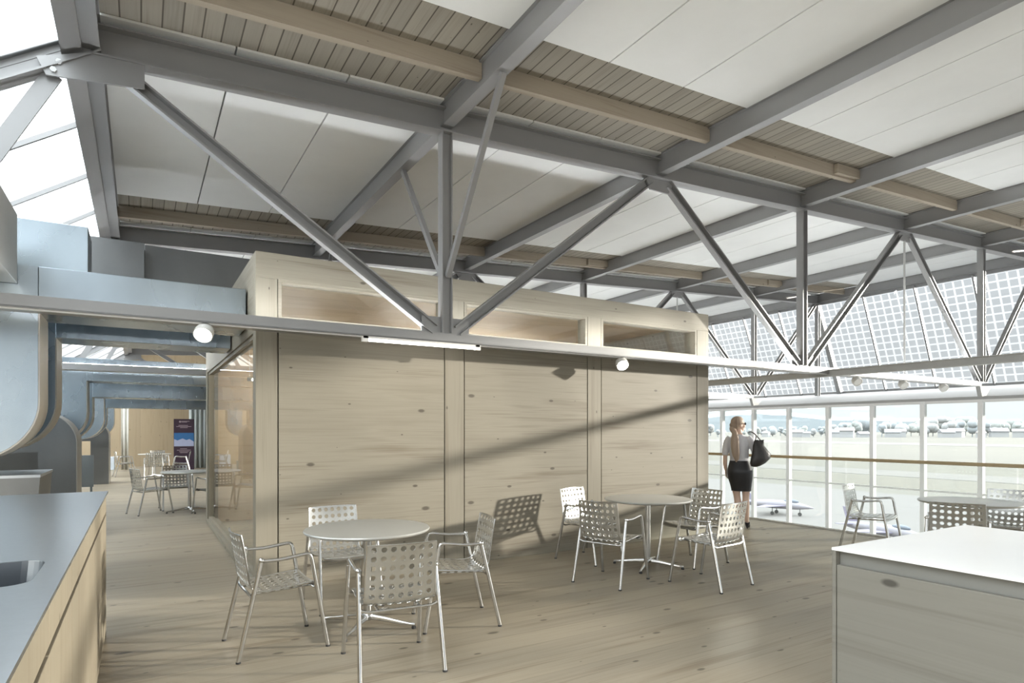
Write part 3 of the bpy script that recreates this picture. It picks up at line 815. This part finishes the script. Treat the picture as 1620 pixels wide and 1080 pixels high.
CH_ = [
 (.815, 4.565, 3, 'perforated aluminium armchair at the left of the nearest round table, facing right', 'armchairs at the nearest round table'),
 (1.396, 3.80, 83.6, 'perforated aluminium armchair in front of the nearest round table, its back to the camera', 'armchairs at the nearest round table'),
 (2.137, 4.393, 167, 'perforated aluminium armchair at the right of the nearest round table, facing left', 'armchairs at the nearest round table'),
 (1.505, 5.345, -88, 'perforated aluminium armchair behind the nearest round table, facing the camera', 'armchairs at the nearest round table'),
 (4.49, 5.665, -76, 'bright perforated armchair close to the timber wall, its shadow cast on the wall', 'armchairs at the table by the box'),
 (4.03, 4.738, 20, 'perforated armchair at the front left of the table by the box, turned away', 'armchairs at the table by the box'),
 (5.40, 4.93, 183, 'perforated armchair at the far right of the table by the box, facing left', 'armchairs at the table by the box'),
 (4.795, 4.144, 97, 'perforated armchair at the front right of the table by the box, turned to the table', 'armchairs at the table by the box'),
 (7.80, 4.22, -77, 'perforated armchair standing alone before the railing, facing right', 'armchairs at the right hand table'),
 (6.86, 2.88, 22, 'perforated armchair right behind the service island, its back to the camera', 'armchairs at the right hand table'),
 (8.33, 3.05, 185, 'perforated armchair beyond the right hand table, by the railing', 'armchairs at the right hand table'),
 (.15, 12.94, 21, 'grey armchair alone on the left of the corridor table, facing right', 'armchairs at the corridor table'),
 (.60, 13.45, -85, 'armchair behind the corridor table, with lit edges, facing the camera', 'armchairs at the corridor table'),
 (1.16, 12.35, 115, 'armchair of the corridor table beside the box side window', 'armchairs at the corridor table'),
 (-.45, 23.9, 10, 'small distant armchair at the left of the far table', 'armchairs at the far table'),
 (.35, 22.0, 92, 'distant armchair in front of the far table below the poster', 'armchairs at the far table'),
 (.55, 24.1, -80, 'distant armchair behind the far table', 'armchairs at the far table'),
 (1.15, 22.9, 175, 'distant armchair at the right of the far table by the curtain', 'armchairs at the far table'),
]
for i, (x, y, a, lab, grp) in enumerate(CH_):
    if i == 0:
        chair0.location = (x, y, 0); chair0.rotation_euler = (0, 0, math.radians(a)); props(chair0, lab, None, grp)
    else: dup(chair0, (x, y, 0), math.radians(a), lab, grp)

# ------------------------------------------------------------------ tables
def make_table():
    t = thing('round_table', '', 'table', (0, 0, 0), 0, 'round aluminium cafe tables')
    build('tabletop', MB().lathe([(.02, .727), (.455, .727), (.470, .734), (.474, .744), (.470, .751), (.462, .753), (.02, .753)], n=64), M['alu_top'], t, smooth=True)
    build('column', MB().lathe([(.031, .06), (.030, .712), (.09, .720), (.09, .727)], n=24), M['alu'], t, smooth=True)
    build('hub', MB().lathe([(.036, .045), (.046, .06), (.044, .085), (.033, .10)], n=24), M['alu'], t, smooth=True)
    for k in range(4):
        a = k*PI/2; c, s = math.cos(a), math.sin(a)
        pts = [(.03, .068), (.14, .058), (.27, .040), (.385, .030)]
        rs = []
        for (r, z), (hw, hh) in zip(pts, ((.020, .022), (.017, .018), (.014, .014), (.010, .009))):
            rs.append([(c*r - s*q*hw, s*r + c*q*hw, z + e*hh) for q, e in ((-1, -.6), (-.5, -1), (.5, -1), (1, -.6), (1, .4), (.5, 1), (-.5, 1), (-1, .4))])
        ar = build('foot_arm', MB().rings(rs), M['alu'], t, smooth=True)
        build('glide', MB().lathe([(.016, 0), (.017, .014), (.008, .026)], (c*.375, s*.375, 0), 12), M['rubber'], ar)
    return t
tb = make_table()
TB = [(1.50, 4.62, -43, 'round aluminium table nearest the camera, between four armchairs'), (4.80, 5.02, 35, 'round aluminium table beside the timber wall with four armchairs'),
      (7.55, 3.05, 20, 'round pale table at the right edge behind the service island'), (.78, 12.80, 10, 'round table in the corridor left of the timber box'),
      (.40, 22.95, 30, 'distant round table below the poster')]
for i, (x, y, a, lab) in enumerate(TB):
    if i == 0: tb.location = (x, y, 0); tb.rotation_euler = (0, 0, math.radians(a)); tb['label'] = lab
    else: dup(tb, (x, y, 0), math.radians(a), lab)

# ------------------------------------------------------------------ end of the corridor
t = thing('poster_banner', 'dark purple roll-up banner with a blue picture band before the far wall', 'banner', (1.25, 25, 0))
bx, bw, bt = 1.02, .65, 1.92
def pm(n, c, r=.6): return plain(n, c, r, var=.03)
build('backdrop', MB().box((bx, 25, .06), (bx+bw, 25.01, bt)), pm('banner_purple', (.045, .022, .04)), t)
build('picture', MB().box((bx+.01, 24.994, .94), (bx+bw-.01, 25, 1.42)), pm('banner_blue', (.04, .16, .38)), t)
build('snow', MB().prism([(bx+.01, .94), (bx+bw-.01, .94), (bx+bw-.01, 1.10), (bx+.5, 1.2), (bx+.4, 1.16), (bx+.28, 1.22), (bx+.12, 1.15), (bx+.01, 1.2)], 'y', 24.988, 24.994), pm('banner_snow', (.45, .48, .66)), t)
tx = MB()
for z, a, b in ((1.83, .24, .5), (1.80, .24, .42), (1.68, .15, .45), (1.64, .08, .56), (1.60, .2, .44), (.84, .2, .42), (.79, .1, .54), (.74, .17, .48), (.70, .2, .44)):
    tx.box((bx+a, 24.994, z), (bx+b, 25, z+.018))
tx.prism([(bx+.2+.035*math.cos(q*PI/6), 1.82+.035*math.sin(q*PI/6)) for q in range(12)], 'y', 24.994, 25)
build('text_lines', tx, pm('banner_text', (.42, .33, .36)), t)
build('base', MB().box((bx-.02, 24.92, 0), (bx+bw+.02, 25.09, .06)), M['white_metal'], t)
def curtain(x0, x1, y, z0, z1, amp, wl, mat, label):
    n = int((x1-x0)/wl*8); vs = []; mb = MB(); A_ = []; B_ = []
    for i in range(n+1):
        x = x0+(x1-x0)*i/n; yy = y+amp*math.sin(2*PI*x/wl)+.3*amp*math.sin(5.1*x)
        A_.append((x, yy, z0)); B_.append((x, yy, z1))
    m = len(A_); mb.add(A_+B_, [(i, i+1, m+i+1, m+i) for i in range(m-1)])
    o = props(build('curtain', mb, mat, smooth=True), label, 'curtain', 'grey curtains at the far end')
    so_ = o.modifiers.new('solid', 'SOLIDIFY'); so_.thickness = .006
    return recenter(o)
cm1 = pm('curtain_light', (.42, .45, .44), .8); cm2 = pm('curtain_grey', (.26, .29, .29), .8)
curtain(1.65, 2.35, 27.3, .02, 2.55, .06, .16, cm1, 'light grey pleated curtain right behind the poster banner')
curtain(2.35, 3.5, 27.25, .02, 2.45, .05, .15, cm2, 'darker grey pleated curtain next to the timber box edge')
curtain(-.62, -.38, 27.5, .02, 2.5, .04, .12, pm('curtain_white', (.62, .6, .54), .8), 'narrow gathered white curtain left of the poster banner')
props(recenter(build('waste_bin', MB().lathe([(.13, 0), (.17, .42), (.16, .42), (.125, .02)], (-1.15, 24.0, 0), 20), pm('bin_blue', (.30, .42, .46)), smooth=True)), 'pale blue waste bin on the floor beside the far ducts', 'bin')
props(recenter(build('storage_box', MB().box((-1.25, 27.9, 0), (-.85, 28.3, .5)), pm('box_white', (.62, .68, .75)), bevel=.01)), 'white box on the floor at the far end of the duct row', 'box')
props(recenter(build('screen_panel', MB().box((-1.75, 15.2, .35), (-.82, 15.22, 1.0)).box((-1.72, 15.19, 0), (-1.68, 15.23, .36)).box((-.88, 15.19, 0), (-.84, 15.23, .36)), pm('screen_grey', (.18, .20, .21), .35))), 'low grey screen panel beside the corridor ducts', 'screen')

# ------------------------------------------------------------------ woman at the railing
def loft(mb, ks, n=20, m=4, cap=True):
    """ks: (cx, cy, z, rx, ry); smooth interpolation between horizontal sections"""
    pts = catmull([(k[0], k[1], k[2]) for k in ks], m)
    rad = catmull([(k[3], k[4], 0) for k in ks], m)
    rs = [[(p.x+r.x*math.cos(2*PI*i/n), p.y+r.y*math.sin(2*PI*i/n), p.z) for i in range(n)] for p, r in zip(pts, rad)]
    return mb.rings(rs, cap)
def limb(mb, pts, rs, n=12, m=5):
    p = catmull(pts, m); r = [q.x for q in catmull([(a, 0, 0) for a in rs], m)]
    return mb.tube(p, r, n)
HEAD = math.radians(37)
wp = thing('person', 'woman in white blouse and black pencil skirt standing at the railing, seen from behind', 'person', (7.90, 6.22, 0), HEAD)
def part(nm, mb, mat, smooth=True, remesh=None):
    o = build(nm, mb, mat, wp, smooth=smooth, local=True)
    if remesh:
        r = o.modifiers.new('r', 'REMESH'); r.mode = 'VOXEL'; r.voxel_size = remesh; r.use_smooth_shade = True
        s = o.modifiers.new('s', 'SMOOTH'); s.factor = .5; s.iterations = 3
        bake(o)
    return o
skin = plain('skin', (.72, .52, .42), .5, var=.03)
HT = math.radians(-62)                                   # head turned to her right
hc = Vector((.01, .045, 1.585))
RH = Matrix.Rotation(HT, 3, 'Z') @ Matrix.Rotation(math.radians(-4), 3, 'Y')
body = MB()
loft(body, [(-.01, .03, .84, .10, .15), (-.015, .03, .92, .115, .165), (0, .035, 1.02, .09, .13), (0, .04, 1.10, .085, .12), (.005, .045, 1.22, .10, .135), (0, .045, 1.33, .095, .15), (-.01, .045, 1.40, .065, .13), (-.01, .045, 1.435, .05, .06), (0, .045, 1.50, .047, .048), (.005, .045, 1.54, .045, .045)])
# head: skull, jaw, nose, ears, lips
def hp(p): return hc + RH @ Vector(p)
def hell(c, a, b, d): body.ell(hp(c), a, b, d, 18, 12, RH)
hell((-.01, 0, .035), .095, .075, .095); hell((.025, 0, -.035), .062, .055, .075); hell((.045, 0, -.085), .028, .026, .022)
hell((.092, 0, -.018), .016, .011, .022); hell((.082, 0, -.05), .014, .022, .007); hell((.083, 0, -.061), .013, .019, .007)
for s in (-1, 1):
    hell((-.005, s*.074, -.01), .018, .008, .03); hell((.072, s*.032, .012), .014, .016, .010); hell((.06, s*.04, -.025), .02, .02, .02)
# legs: weight on the right, left slightly behind
for s, kx, fx, fy in ((1, .02, -.05, .055), (-1, .015, .06, -.075)):
    limb(body, [(-.005, .03+s*.075, .92), (.012, .02+s*.078, .72), (kx+.012, .01+s*.065, .50), (kx-.018, fy*.55+.005+s*.02, .35), (fx*.6-.005, fy*.9, .16), (fx-.01, fy, .095)], [.088, .078, .052, .053, .034, .030])
    limb(body, [(fx-.02, fy, .10), (fx+.03, fy+s*.004, .07), (fx+.10, fy+s*.008, .032), (fx+.155, fy+s*.01, .022)], [.03, .032, .030, .018], 10)
# arms
LA = [(-.005, .19, 1.375), (-.02, .225, 1.27), (-.035, .24, 1.13), (-.01, .245, 1.00), (.02, .235, .895)]
limb(body, LA, [.045, .042, .034, .033, .023])
RA = [(-.005, -.10, 1.375), (-.015, -.155, 1.27), (-.005, -.185, 1.14), (.09, -.175, 1.17), (.165, -.15, 1.23)]
limb(body, RA, [.045, .042, .036, .032, .023])
def hand(w_, d_, side, curl):
    """w_: wrist, d_: finger direction, side: direction towards the thumb"""
    w_ = Vector(w_); d_ = Vector(d_).normalized(); side = Vector(side); side = (side - d_*side.dot(d_)).normalized(); nn_ = d_.cross(side).normalized()
    pm_ = []
    for q, hw, ht in ((0, .022, .017), (.03, .032, .015), (.07, .038, .013), (.088, .034, .010)):
        pm_.append([w_ + d_*q + side*hw*math.cos(2*PI*i/12) + nn_*ht*math.sin(2*PI*i/12) for i in range(12)])
    body.rings(pm_)
    for i, (off, L_) in enumerate(((.028, .066), (.010, .074), (-.009, .069), (-.026, .054))):
        p0 = w_ + d_*.078 + side*off; a1 = curl*(1+.12*i)
        p1 = p0 + (d_*math.cos(a1*.5)+nn_*math.sin(a1*.5))*L_*.5; p2 = p1 + (d_*math.cos(a1*1.2)+nn_*math.sin(a1*1.2))*L_*.3; p3 = p2 + (d_*math.cos(a1*1.9)+nn_*math.sin(a1*1.9))*L_*.22
        body.tube([p0 - d_*.01, p1, p2, p3], [.0092, .0088, .0082, .0070], 8)
    q0 = w_ + d_*.022 + side*.024; q1 = q0 + d_*.028 + side*.024; q2 = q1 + d_*.026 + side*.006 + nn_*.008
    body.tube([w_ + d_*.012 + side*.012, q0, q1, q2], [.012, .0115, .0098, .0080], 8)
hand(LA[-1], (.10, -.03, -1), (1, -.2, 0), .45)
hand(RA[-1], (.35, .35, .9), (-.2, 1, 0), 1.5)
part('body', body, skin, remesh=.0062)
bl = MB()
loft(bl, [(-.005, .035, 1.00, .103, .146), (0, .038, 1.08, .100, .138), (.005, .045, 1.22, .112, .146), (0, .045, 1.32, .106, .160), (-.008, .045, 1.385, .078, .150), (-.01, .045, 1.425, .060, .085), (-.008, .045, 1.445, .056, .060)])
limb(bl, [(-.005, .165, 1.39), (-.012, .212, 1.32), (-.03, .238, 1.20), (-.034, .243, 1.12)], [.058, .058, .050, .047])
limb(bl, [(-.005, -.075, 1.39), (-.012, -.135, 1.32), (-.010, -.175, 1.20), (-.006, -.185, 1.15)], [.058, .058, .050, .047])
part('blouse', bl, plain('white_blouse', (.66, .66, .70), .75, var=.06, scale=14, bump=.3), remesh=.008)
sk = MB()
loft(sk, [(.012, .012, .575, .098, .142), (.008, .016, .66, .112, .155), (-.008, .026, .78, .130, .178), (-.018, .03, .88, .134, .185), (-.012, .033, .97, .115, .162), (-.004, .035, 1.03, .104, .146), (-.004, .035, 1.04, .102, .144)], n=28)
part('skirt', sk, plain('black_skirt', (.018, .018, .022), .45, var=.2))
hair = MB()
def hhell(c, a, b, d): hair.ell(hp(c), a, b, d, 20, 14, RH)
hhell((-.022, 0, .048), .104, .085, .094); hhell((-.055, 0, .0), .07, .075, .085)
hhell((-.115, 0, .01), .035, .035, .035)
pb = hp((-.105, 0, -.02))
limb(hair, [pb + Vector((.04, -.01, .02)), pb + Vector((-.015, .01, -.03)), (-.128, .100, 1.46), (-.140, .108, 1.36), (-.150, .105, 1.24), (-.150, .092, 1.13), (-.146, .075, 1.02)], [.03, .036, .044, .050, .050, .042, .010], 12)
limb(hair, [pb + Vector((.02, .0, .0)), (-.125, .085, 1.44), (-.142, .075, 1.30), (-.150, .062, 1.15), (-.148, .052, 1.05)], [.028, .034, .040, .034, .010], 10)
part('hair', hair, wood('blond_hair', (.40, .31, .24), (.22, .155, .12), 'z', 'y', 0.0, rough=.5, grain=.9), remesh=.008)
sg = MB()
for s in (-1, 1):
    sg.ell(hp((.088, s*.033, .014)), .006, .027, .022, 14, 8, RH)
    sg.tube([hp((.084, s*.056, .02)), hp((.04, s*.079, .02)), hp((-.005, s*.082, .012))], .004, 6)
sg.tube([hp((.095, -.01, .018)), hp((.095, .01, .018))], .004, 6)
part('sunglasses', sg, plain('black_plastic', (.012, .012, .014), .2))
for s, fx, fy in ((1, -.05, .055), (-1, .06, -.075)):
    sh = MB()
    limb(sh, [(fx-.035, fy, .085), (fx+.02, fy+s*.003, .055), (fx+.09, fy+s*.008, .028), (fx+.17, fy+s*.012, .017), (fx+.185, fy+s*.012, .014)], [.036, .036, .036, .024, .008], 12)
    sh.tube([(fx-.045, fy, .09), (fx-.05, fy, .0)], [.022, .007], 8)
    part('shoe', sh, plain('black_shoe_leather', (.015, .014, .02), .3))
# bag on her right shoulder: a thing of its own
Rw = Matrix.Rotation(HEAD, 3, 'Z')
def wpt(p): return Rw @ Vector(p) + Vector((7.90, 6.22, 0))
bag = thing('shoulder_bag', 'black slouchy leather bag hanging from the right shoulder of the woman', 'bag', tuple(wpt((-.02, -.28, .86))))
bb = MB(); sec = []
BD = Vector((math.cos(math.radians(-62)), math.sin(math.radians(-62)), 0)); BN = Vector((-BD.y, BD.x, 0))
for z, c, hx, hy in ((.955, -.075, .02, .015), (.97, -.07, .07, .04), (1.01, -.035, .115, .062), (1.08, .01, .150, .075), (1.15, .025, .145, .075), (1.21, .005, .115, .062), (1.28, -.02, .085, .046), (1.335, -.015, .078, .028), (1.35, -.012, .082, .014)):
    ring = []
    for i in range(28):
        a = 2*PI*i/28; ca, sa = math.cos(a), math.sin(a)
        q = Vector((-.135, -.235, z + (.014*math.cos(3*a+.5) if z > 1.3 else 0))) + BD*(c + .02 + hx*ca) + BN*(hy*sa)
        ring.append(wpt(q))
    sec.append(ring)
build('bag_body', MB().rings(sec), plain('black_leather', (.022, .020, .020), .42, var=.25, scale=10, bump=.5), bag, smooth=True)
for q in (-.05, .05):
    a0 = Vector((-.135, -.235, 1.34)) + BD*(.005+q)
    sp = [a0 + BN*.02, Vector((q*.8-.06, -.20, 1.43)), Vector((q*.7-.005, -.135, 1.480)), Vector((q*.7, -.09, 1.476))]
    build('strap', MB().tube([wpt(p) for p in catmull(sp, 6)], .009, 8), plain('strap_leather', (.16, .15, .15), .5), bag, smooth=True)

# ------------------------------------------------------------------ outside
GZ = -4.2
grass_m = plain('dry_airfield_grass', (.088, .084, .073), .95, var=.06, scale=.02)
struct('ground', MB().add([(WX+.1, -600, GZ), (4000, -2500, GZ), (4000, 4000, GZ), (WX+.1, 1500, GZ)], [(0, 1, 2, 3)]), grass_m, 'pale dry grass of the airfield')
struct('apron', MB().box((WX+.2, -120, GZ), (58, 200, GZ+.02)), plain('apron_concrete', (.108, .103, .103), .9, var=.05, scale=.3), 'pale concrete apron in front of the windows')
struct('taxiway', MB().add([(75, -120, GZ+.03), (85, -120, GZ+.03), (100, 260, GZ+.03), (88, 260, GZ+.03)], [(0, 1, 2, 3)]), plain('taxiway_concrete', (.108, .103, .1), .9, var=.04, scale=.2), 'pale taxiway strip')
struct('runway', MB().add([(255, -300, GZ+.05), (290, -300, GZ+.05), (330, 900, GZ+.05), (270, 900, GZ+.05)], [(0, 1, 2, 3)]), plain('runway_concrete', (.122, .116, .112), .9, var=.04, scale=.2), 'pale runway strip')
lines = plain('apron_line', (.09, .088, .094), .9)
struct('apron_marking', MB().add([(33.5, -60, GZ+.025), (33.8, -60, GZ+.025), (33.8, 120, GZ+.025), (33.5, 120, GZ+.025)], [(0, 1, 2, 3)]).add([(22, -60, GZ+.025), (22.15, -60, GZ+.025), (22.15, 120, GZ+.025), (22, 120, GZ+.025)], [(0, 1, 2, 3)]), lines, 'thin marking lines on the apron')
def jet(x, y, rz, label):
    t = thing('small_jet', label, 'aircraft', (x, y, GZ+.02), rz, 'small jets on the apron'); t.scale = (.62, .62, .62)
    pa = plain('jet_paint', (.25, .24, .28), .4, var=.05); pd = plain('jet_fin_violet', (.20, .185, .265), .4, var=.05)
    fu = MB(); rs = []
    for xx, r, zc in ((3.6, .03, .95), (3.0, .20, 1.0), (2.0, .38, 1.06), (1.0, .46, 1.12), (-.5, .48, 1.12), (-2.0, .40, 1.12), (-3.2, .30, 1.14), (-3.7, .22, 1.15)):
        rs.append([(xx, r*.9*math.cos(2*PI*i/14), zc+r*math.sin(2*PI*i/14)) for i in range(14)])
    build('fuselage', fu.rings(rs), pa, t, smooth=True, local=True)
    build('canopy', MB().ell((1.3, 0, 1.50), .8, .27, .26), plain('jet_canopy', (.10, .12, .16), .1), t, smooth=True, local=True)
    for s in (-1, 1):
        build('wing', MB().add([(.9, s*.4, 1.0), (-1.2, s*.4, 1.0), (-1.5, s*2.9, .98), (-.9, s*2.9, .98), (.9, s*.4, 1.08), (-1.2, s*.4, 1.06), (-1.5, s*2.9, 1.01), (-.9, s*2.9, 1.01)],
              [(0, 1, 2, 3), (4, 5, 6, 7), (0, 1, 5, 4), (1, 2, 6, 5), (2, 3, 7, 6), (3, 0, 4, 7)]), pd, t, local=True)
        build('tailplane', MB().add([(-2.7, s*.25, 1.2), (-3.5, s*.25, 1.2), (-3.8, s*1.2, 1.2), (-3.4, s*1.2, 1.2), (-2.7, s*.25, 1.26), (-3.5, s*.25, 1.26), (-3.8, s*1.2, 1.24), (-3.4, s*1.2, 1.24)],
              [(0, 1, 2, 3), (4, 5, 6, 7), (0, 1, 5, 4), (1, 2, 6, 5), (2, 3, 7, 6), (3, 0, 4, 7)]), pd, t, local=True)
    build('tail_fin', MB().prism([(-2.3, 1.4), (-3.6, 1.4), (-4.0, 2.6), (-3.4, 2.6)], 'y', -.04, .04), pd, t, local=True)
    for (a, b) in ((2.2, 0), (-.4, .8), (-.4, -.8)):
        build('wheel', MB().tube([(a, b-.05, .2), (a, b+.05, .2)], .2, 14).tube([(a, b, .2), (a, b, 1.0)], .04, 8), M['rubber'], t, local=True)
    return t
jet(37.0, 26.2, math.radians(-70), 'small violet jet on the apron, seen beside the woman')
jet(32.0, 16.6, math.radians(-100), 'small violet jet on the apron, seen under the lone armchair')
# far belt of trees and houses beyond the field
import colorsys
def at_px(u, d):
    r = (u-810)/970.0; th = math.atan(588/970.0)
    return d*(r*math.cos(th)+math.sin(th)), d*(-r*math.sin(th)+math.cos(th))
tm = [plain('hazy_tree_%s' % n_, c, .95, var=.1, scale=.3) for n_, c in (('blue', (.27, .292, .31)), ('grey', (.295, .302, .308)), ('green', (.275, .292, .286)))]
def blob_tree(x, y, h, r, mi, label):
    t = thing('distant_tree', label, 'tree', (x, y, GZ), 0, 'hazy trees beyond the airfield')
    mb = MB()
    for q in range(7):
        a = random.uniform(0, 2*PI); rr = random.uniform(0, .55)*r; zz = h*random.uniform(.40, .80)
        s = r*random.uniform(.45, .7)
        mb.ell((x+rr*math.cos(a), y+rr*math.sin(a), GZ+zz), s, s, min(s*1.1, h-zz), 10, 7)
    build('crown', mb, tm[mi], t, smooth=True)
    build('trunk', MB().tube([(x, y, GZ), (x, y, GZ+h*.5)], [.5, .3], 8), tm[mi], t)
TCOL = ['bluish', 'greyish', 'greenish']
PLC = ['behind the woman', 'just right of the woman', 'above the lone armchair', 'above the right hand table', 'at the right edge']
ORD = ['first', 'second', 'third', 'fourth', 'fifth', 'sixth', 'seventh', 'eighth', 'ninth', 'tenth', 'eleventh', 'twelfth', 'thirteenth', 'fourteenth']
CNT = [0]*5
for i in range(46):
    u = 1100 + i*12.2 + random.uniform(-4, 4); d = 550 + 75*(i % 3) + random.uniform(-8, 8)
    tall = .55 + .45*max(0, min(1, (u-1290)/60.0))
    h = random.uniform(13, 21)*tall*d/600; x, y = at_px(u, d); mi = random.randrange(3)
    k = 0 if u < 1210 else 1 if u < 1330 else 2 if u < 1440 else 3 if u < 1560 else 4
    blob_tree(x, y, h, h*random.uniform(.36, .46), mi, '%s hazy tree, %s from the left of those %s' % (TCOL[mi], ORD[CNT[k]], PLC[k])); CNT[k] += 1
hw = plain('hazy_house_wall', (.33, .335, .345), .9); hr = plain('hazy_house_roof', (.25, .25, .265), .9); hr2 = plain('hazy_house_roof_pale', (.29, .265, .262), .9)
for i, (u, d, wd, h) in enumerate((a_, b_, c_*.62, d_*.72) for a_, b_, c_, d_ in ((1212, 540, 10, 5), (1262, 540, 14, 6), (1276, 530, 9, 5), (1322, 520, 14, 6), (1340, 500, 16, 8), (1365, 520, 14, 4), (1412, 520, 18, 6), (1425, 530, 12, 7), (1497, 500, 16, 6), (1512, 520, 18, 7), (1552, 500, 10, 5), (1580, 540, 20, 7), (1612, 500, 14, 7))):
    x, y = at_px(u, d)
    t = thing('distant_house', ['pale hazy house %s' % s for s in ('behind the woman', 'left of the lone armchair, pale roofed', 'left of the lone armchair, small', 'beside the wide white house', 'wide and white, above the lone armchair', 'low and long, above the lone armchair', 'wide, left of the right hand table', 'narrow, left of the right hand table', 'above the right hand table, small', 'above the right hand table, wide', 'near the right edge, small', 'near the right edge, long roofed', 'at the right edge')][i], 'house', (x, y, GZ), math.radians(30+random.uniform(-30, 30)), 'hazy houses beyond the airfield')
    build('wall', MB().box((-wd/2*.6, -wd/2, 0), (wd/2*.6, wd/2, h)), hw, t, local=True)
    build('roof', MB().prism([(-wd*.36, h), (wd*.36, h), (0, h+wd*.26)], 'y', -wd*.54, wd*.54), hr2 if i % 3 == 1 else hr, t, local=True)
hm = MB(); A_ = []; B_ = []; C_ = []
for i in range(40):
    u = 1000+i*22; x, y = at_px(u, 2600); z = 30 + 70*math.exp(-((u-1190)/120.0)**2) + 30*math.exp(-((u-1460)/160.0)**2) + random.uniform(-4, 4)
    x2, y2 = at_px(u, 3300)
    A_.append((x, y, GZ)); B_.append((x, y, z*.7)); C_.append((x2, y2, z+10))
m_ = 40; hm.add(A_+B_+C_, [(i, i+1, m_+i+1, m_+i) for i in range(m_-1)]+[(m_+i, m_+i+1, 2*m_+i+1, 2*m_+i) for i in range(m_-1)])
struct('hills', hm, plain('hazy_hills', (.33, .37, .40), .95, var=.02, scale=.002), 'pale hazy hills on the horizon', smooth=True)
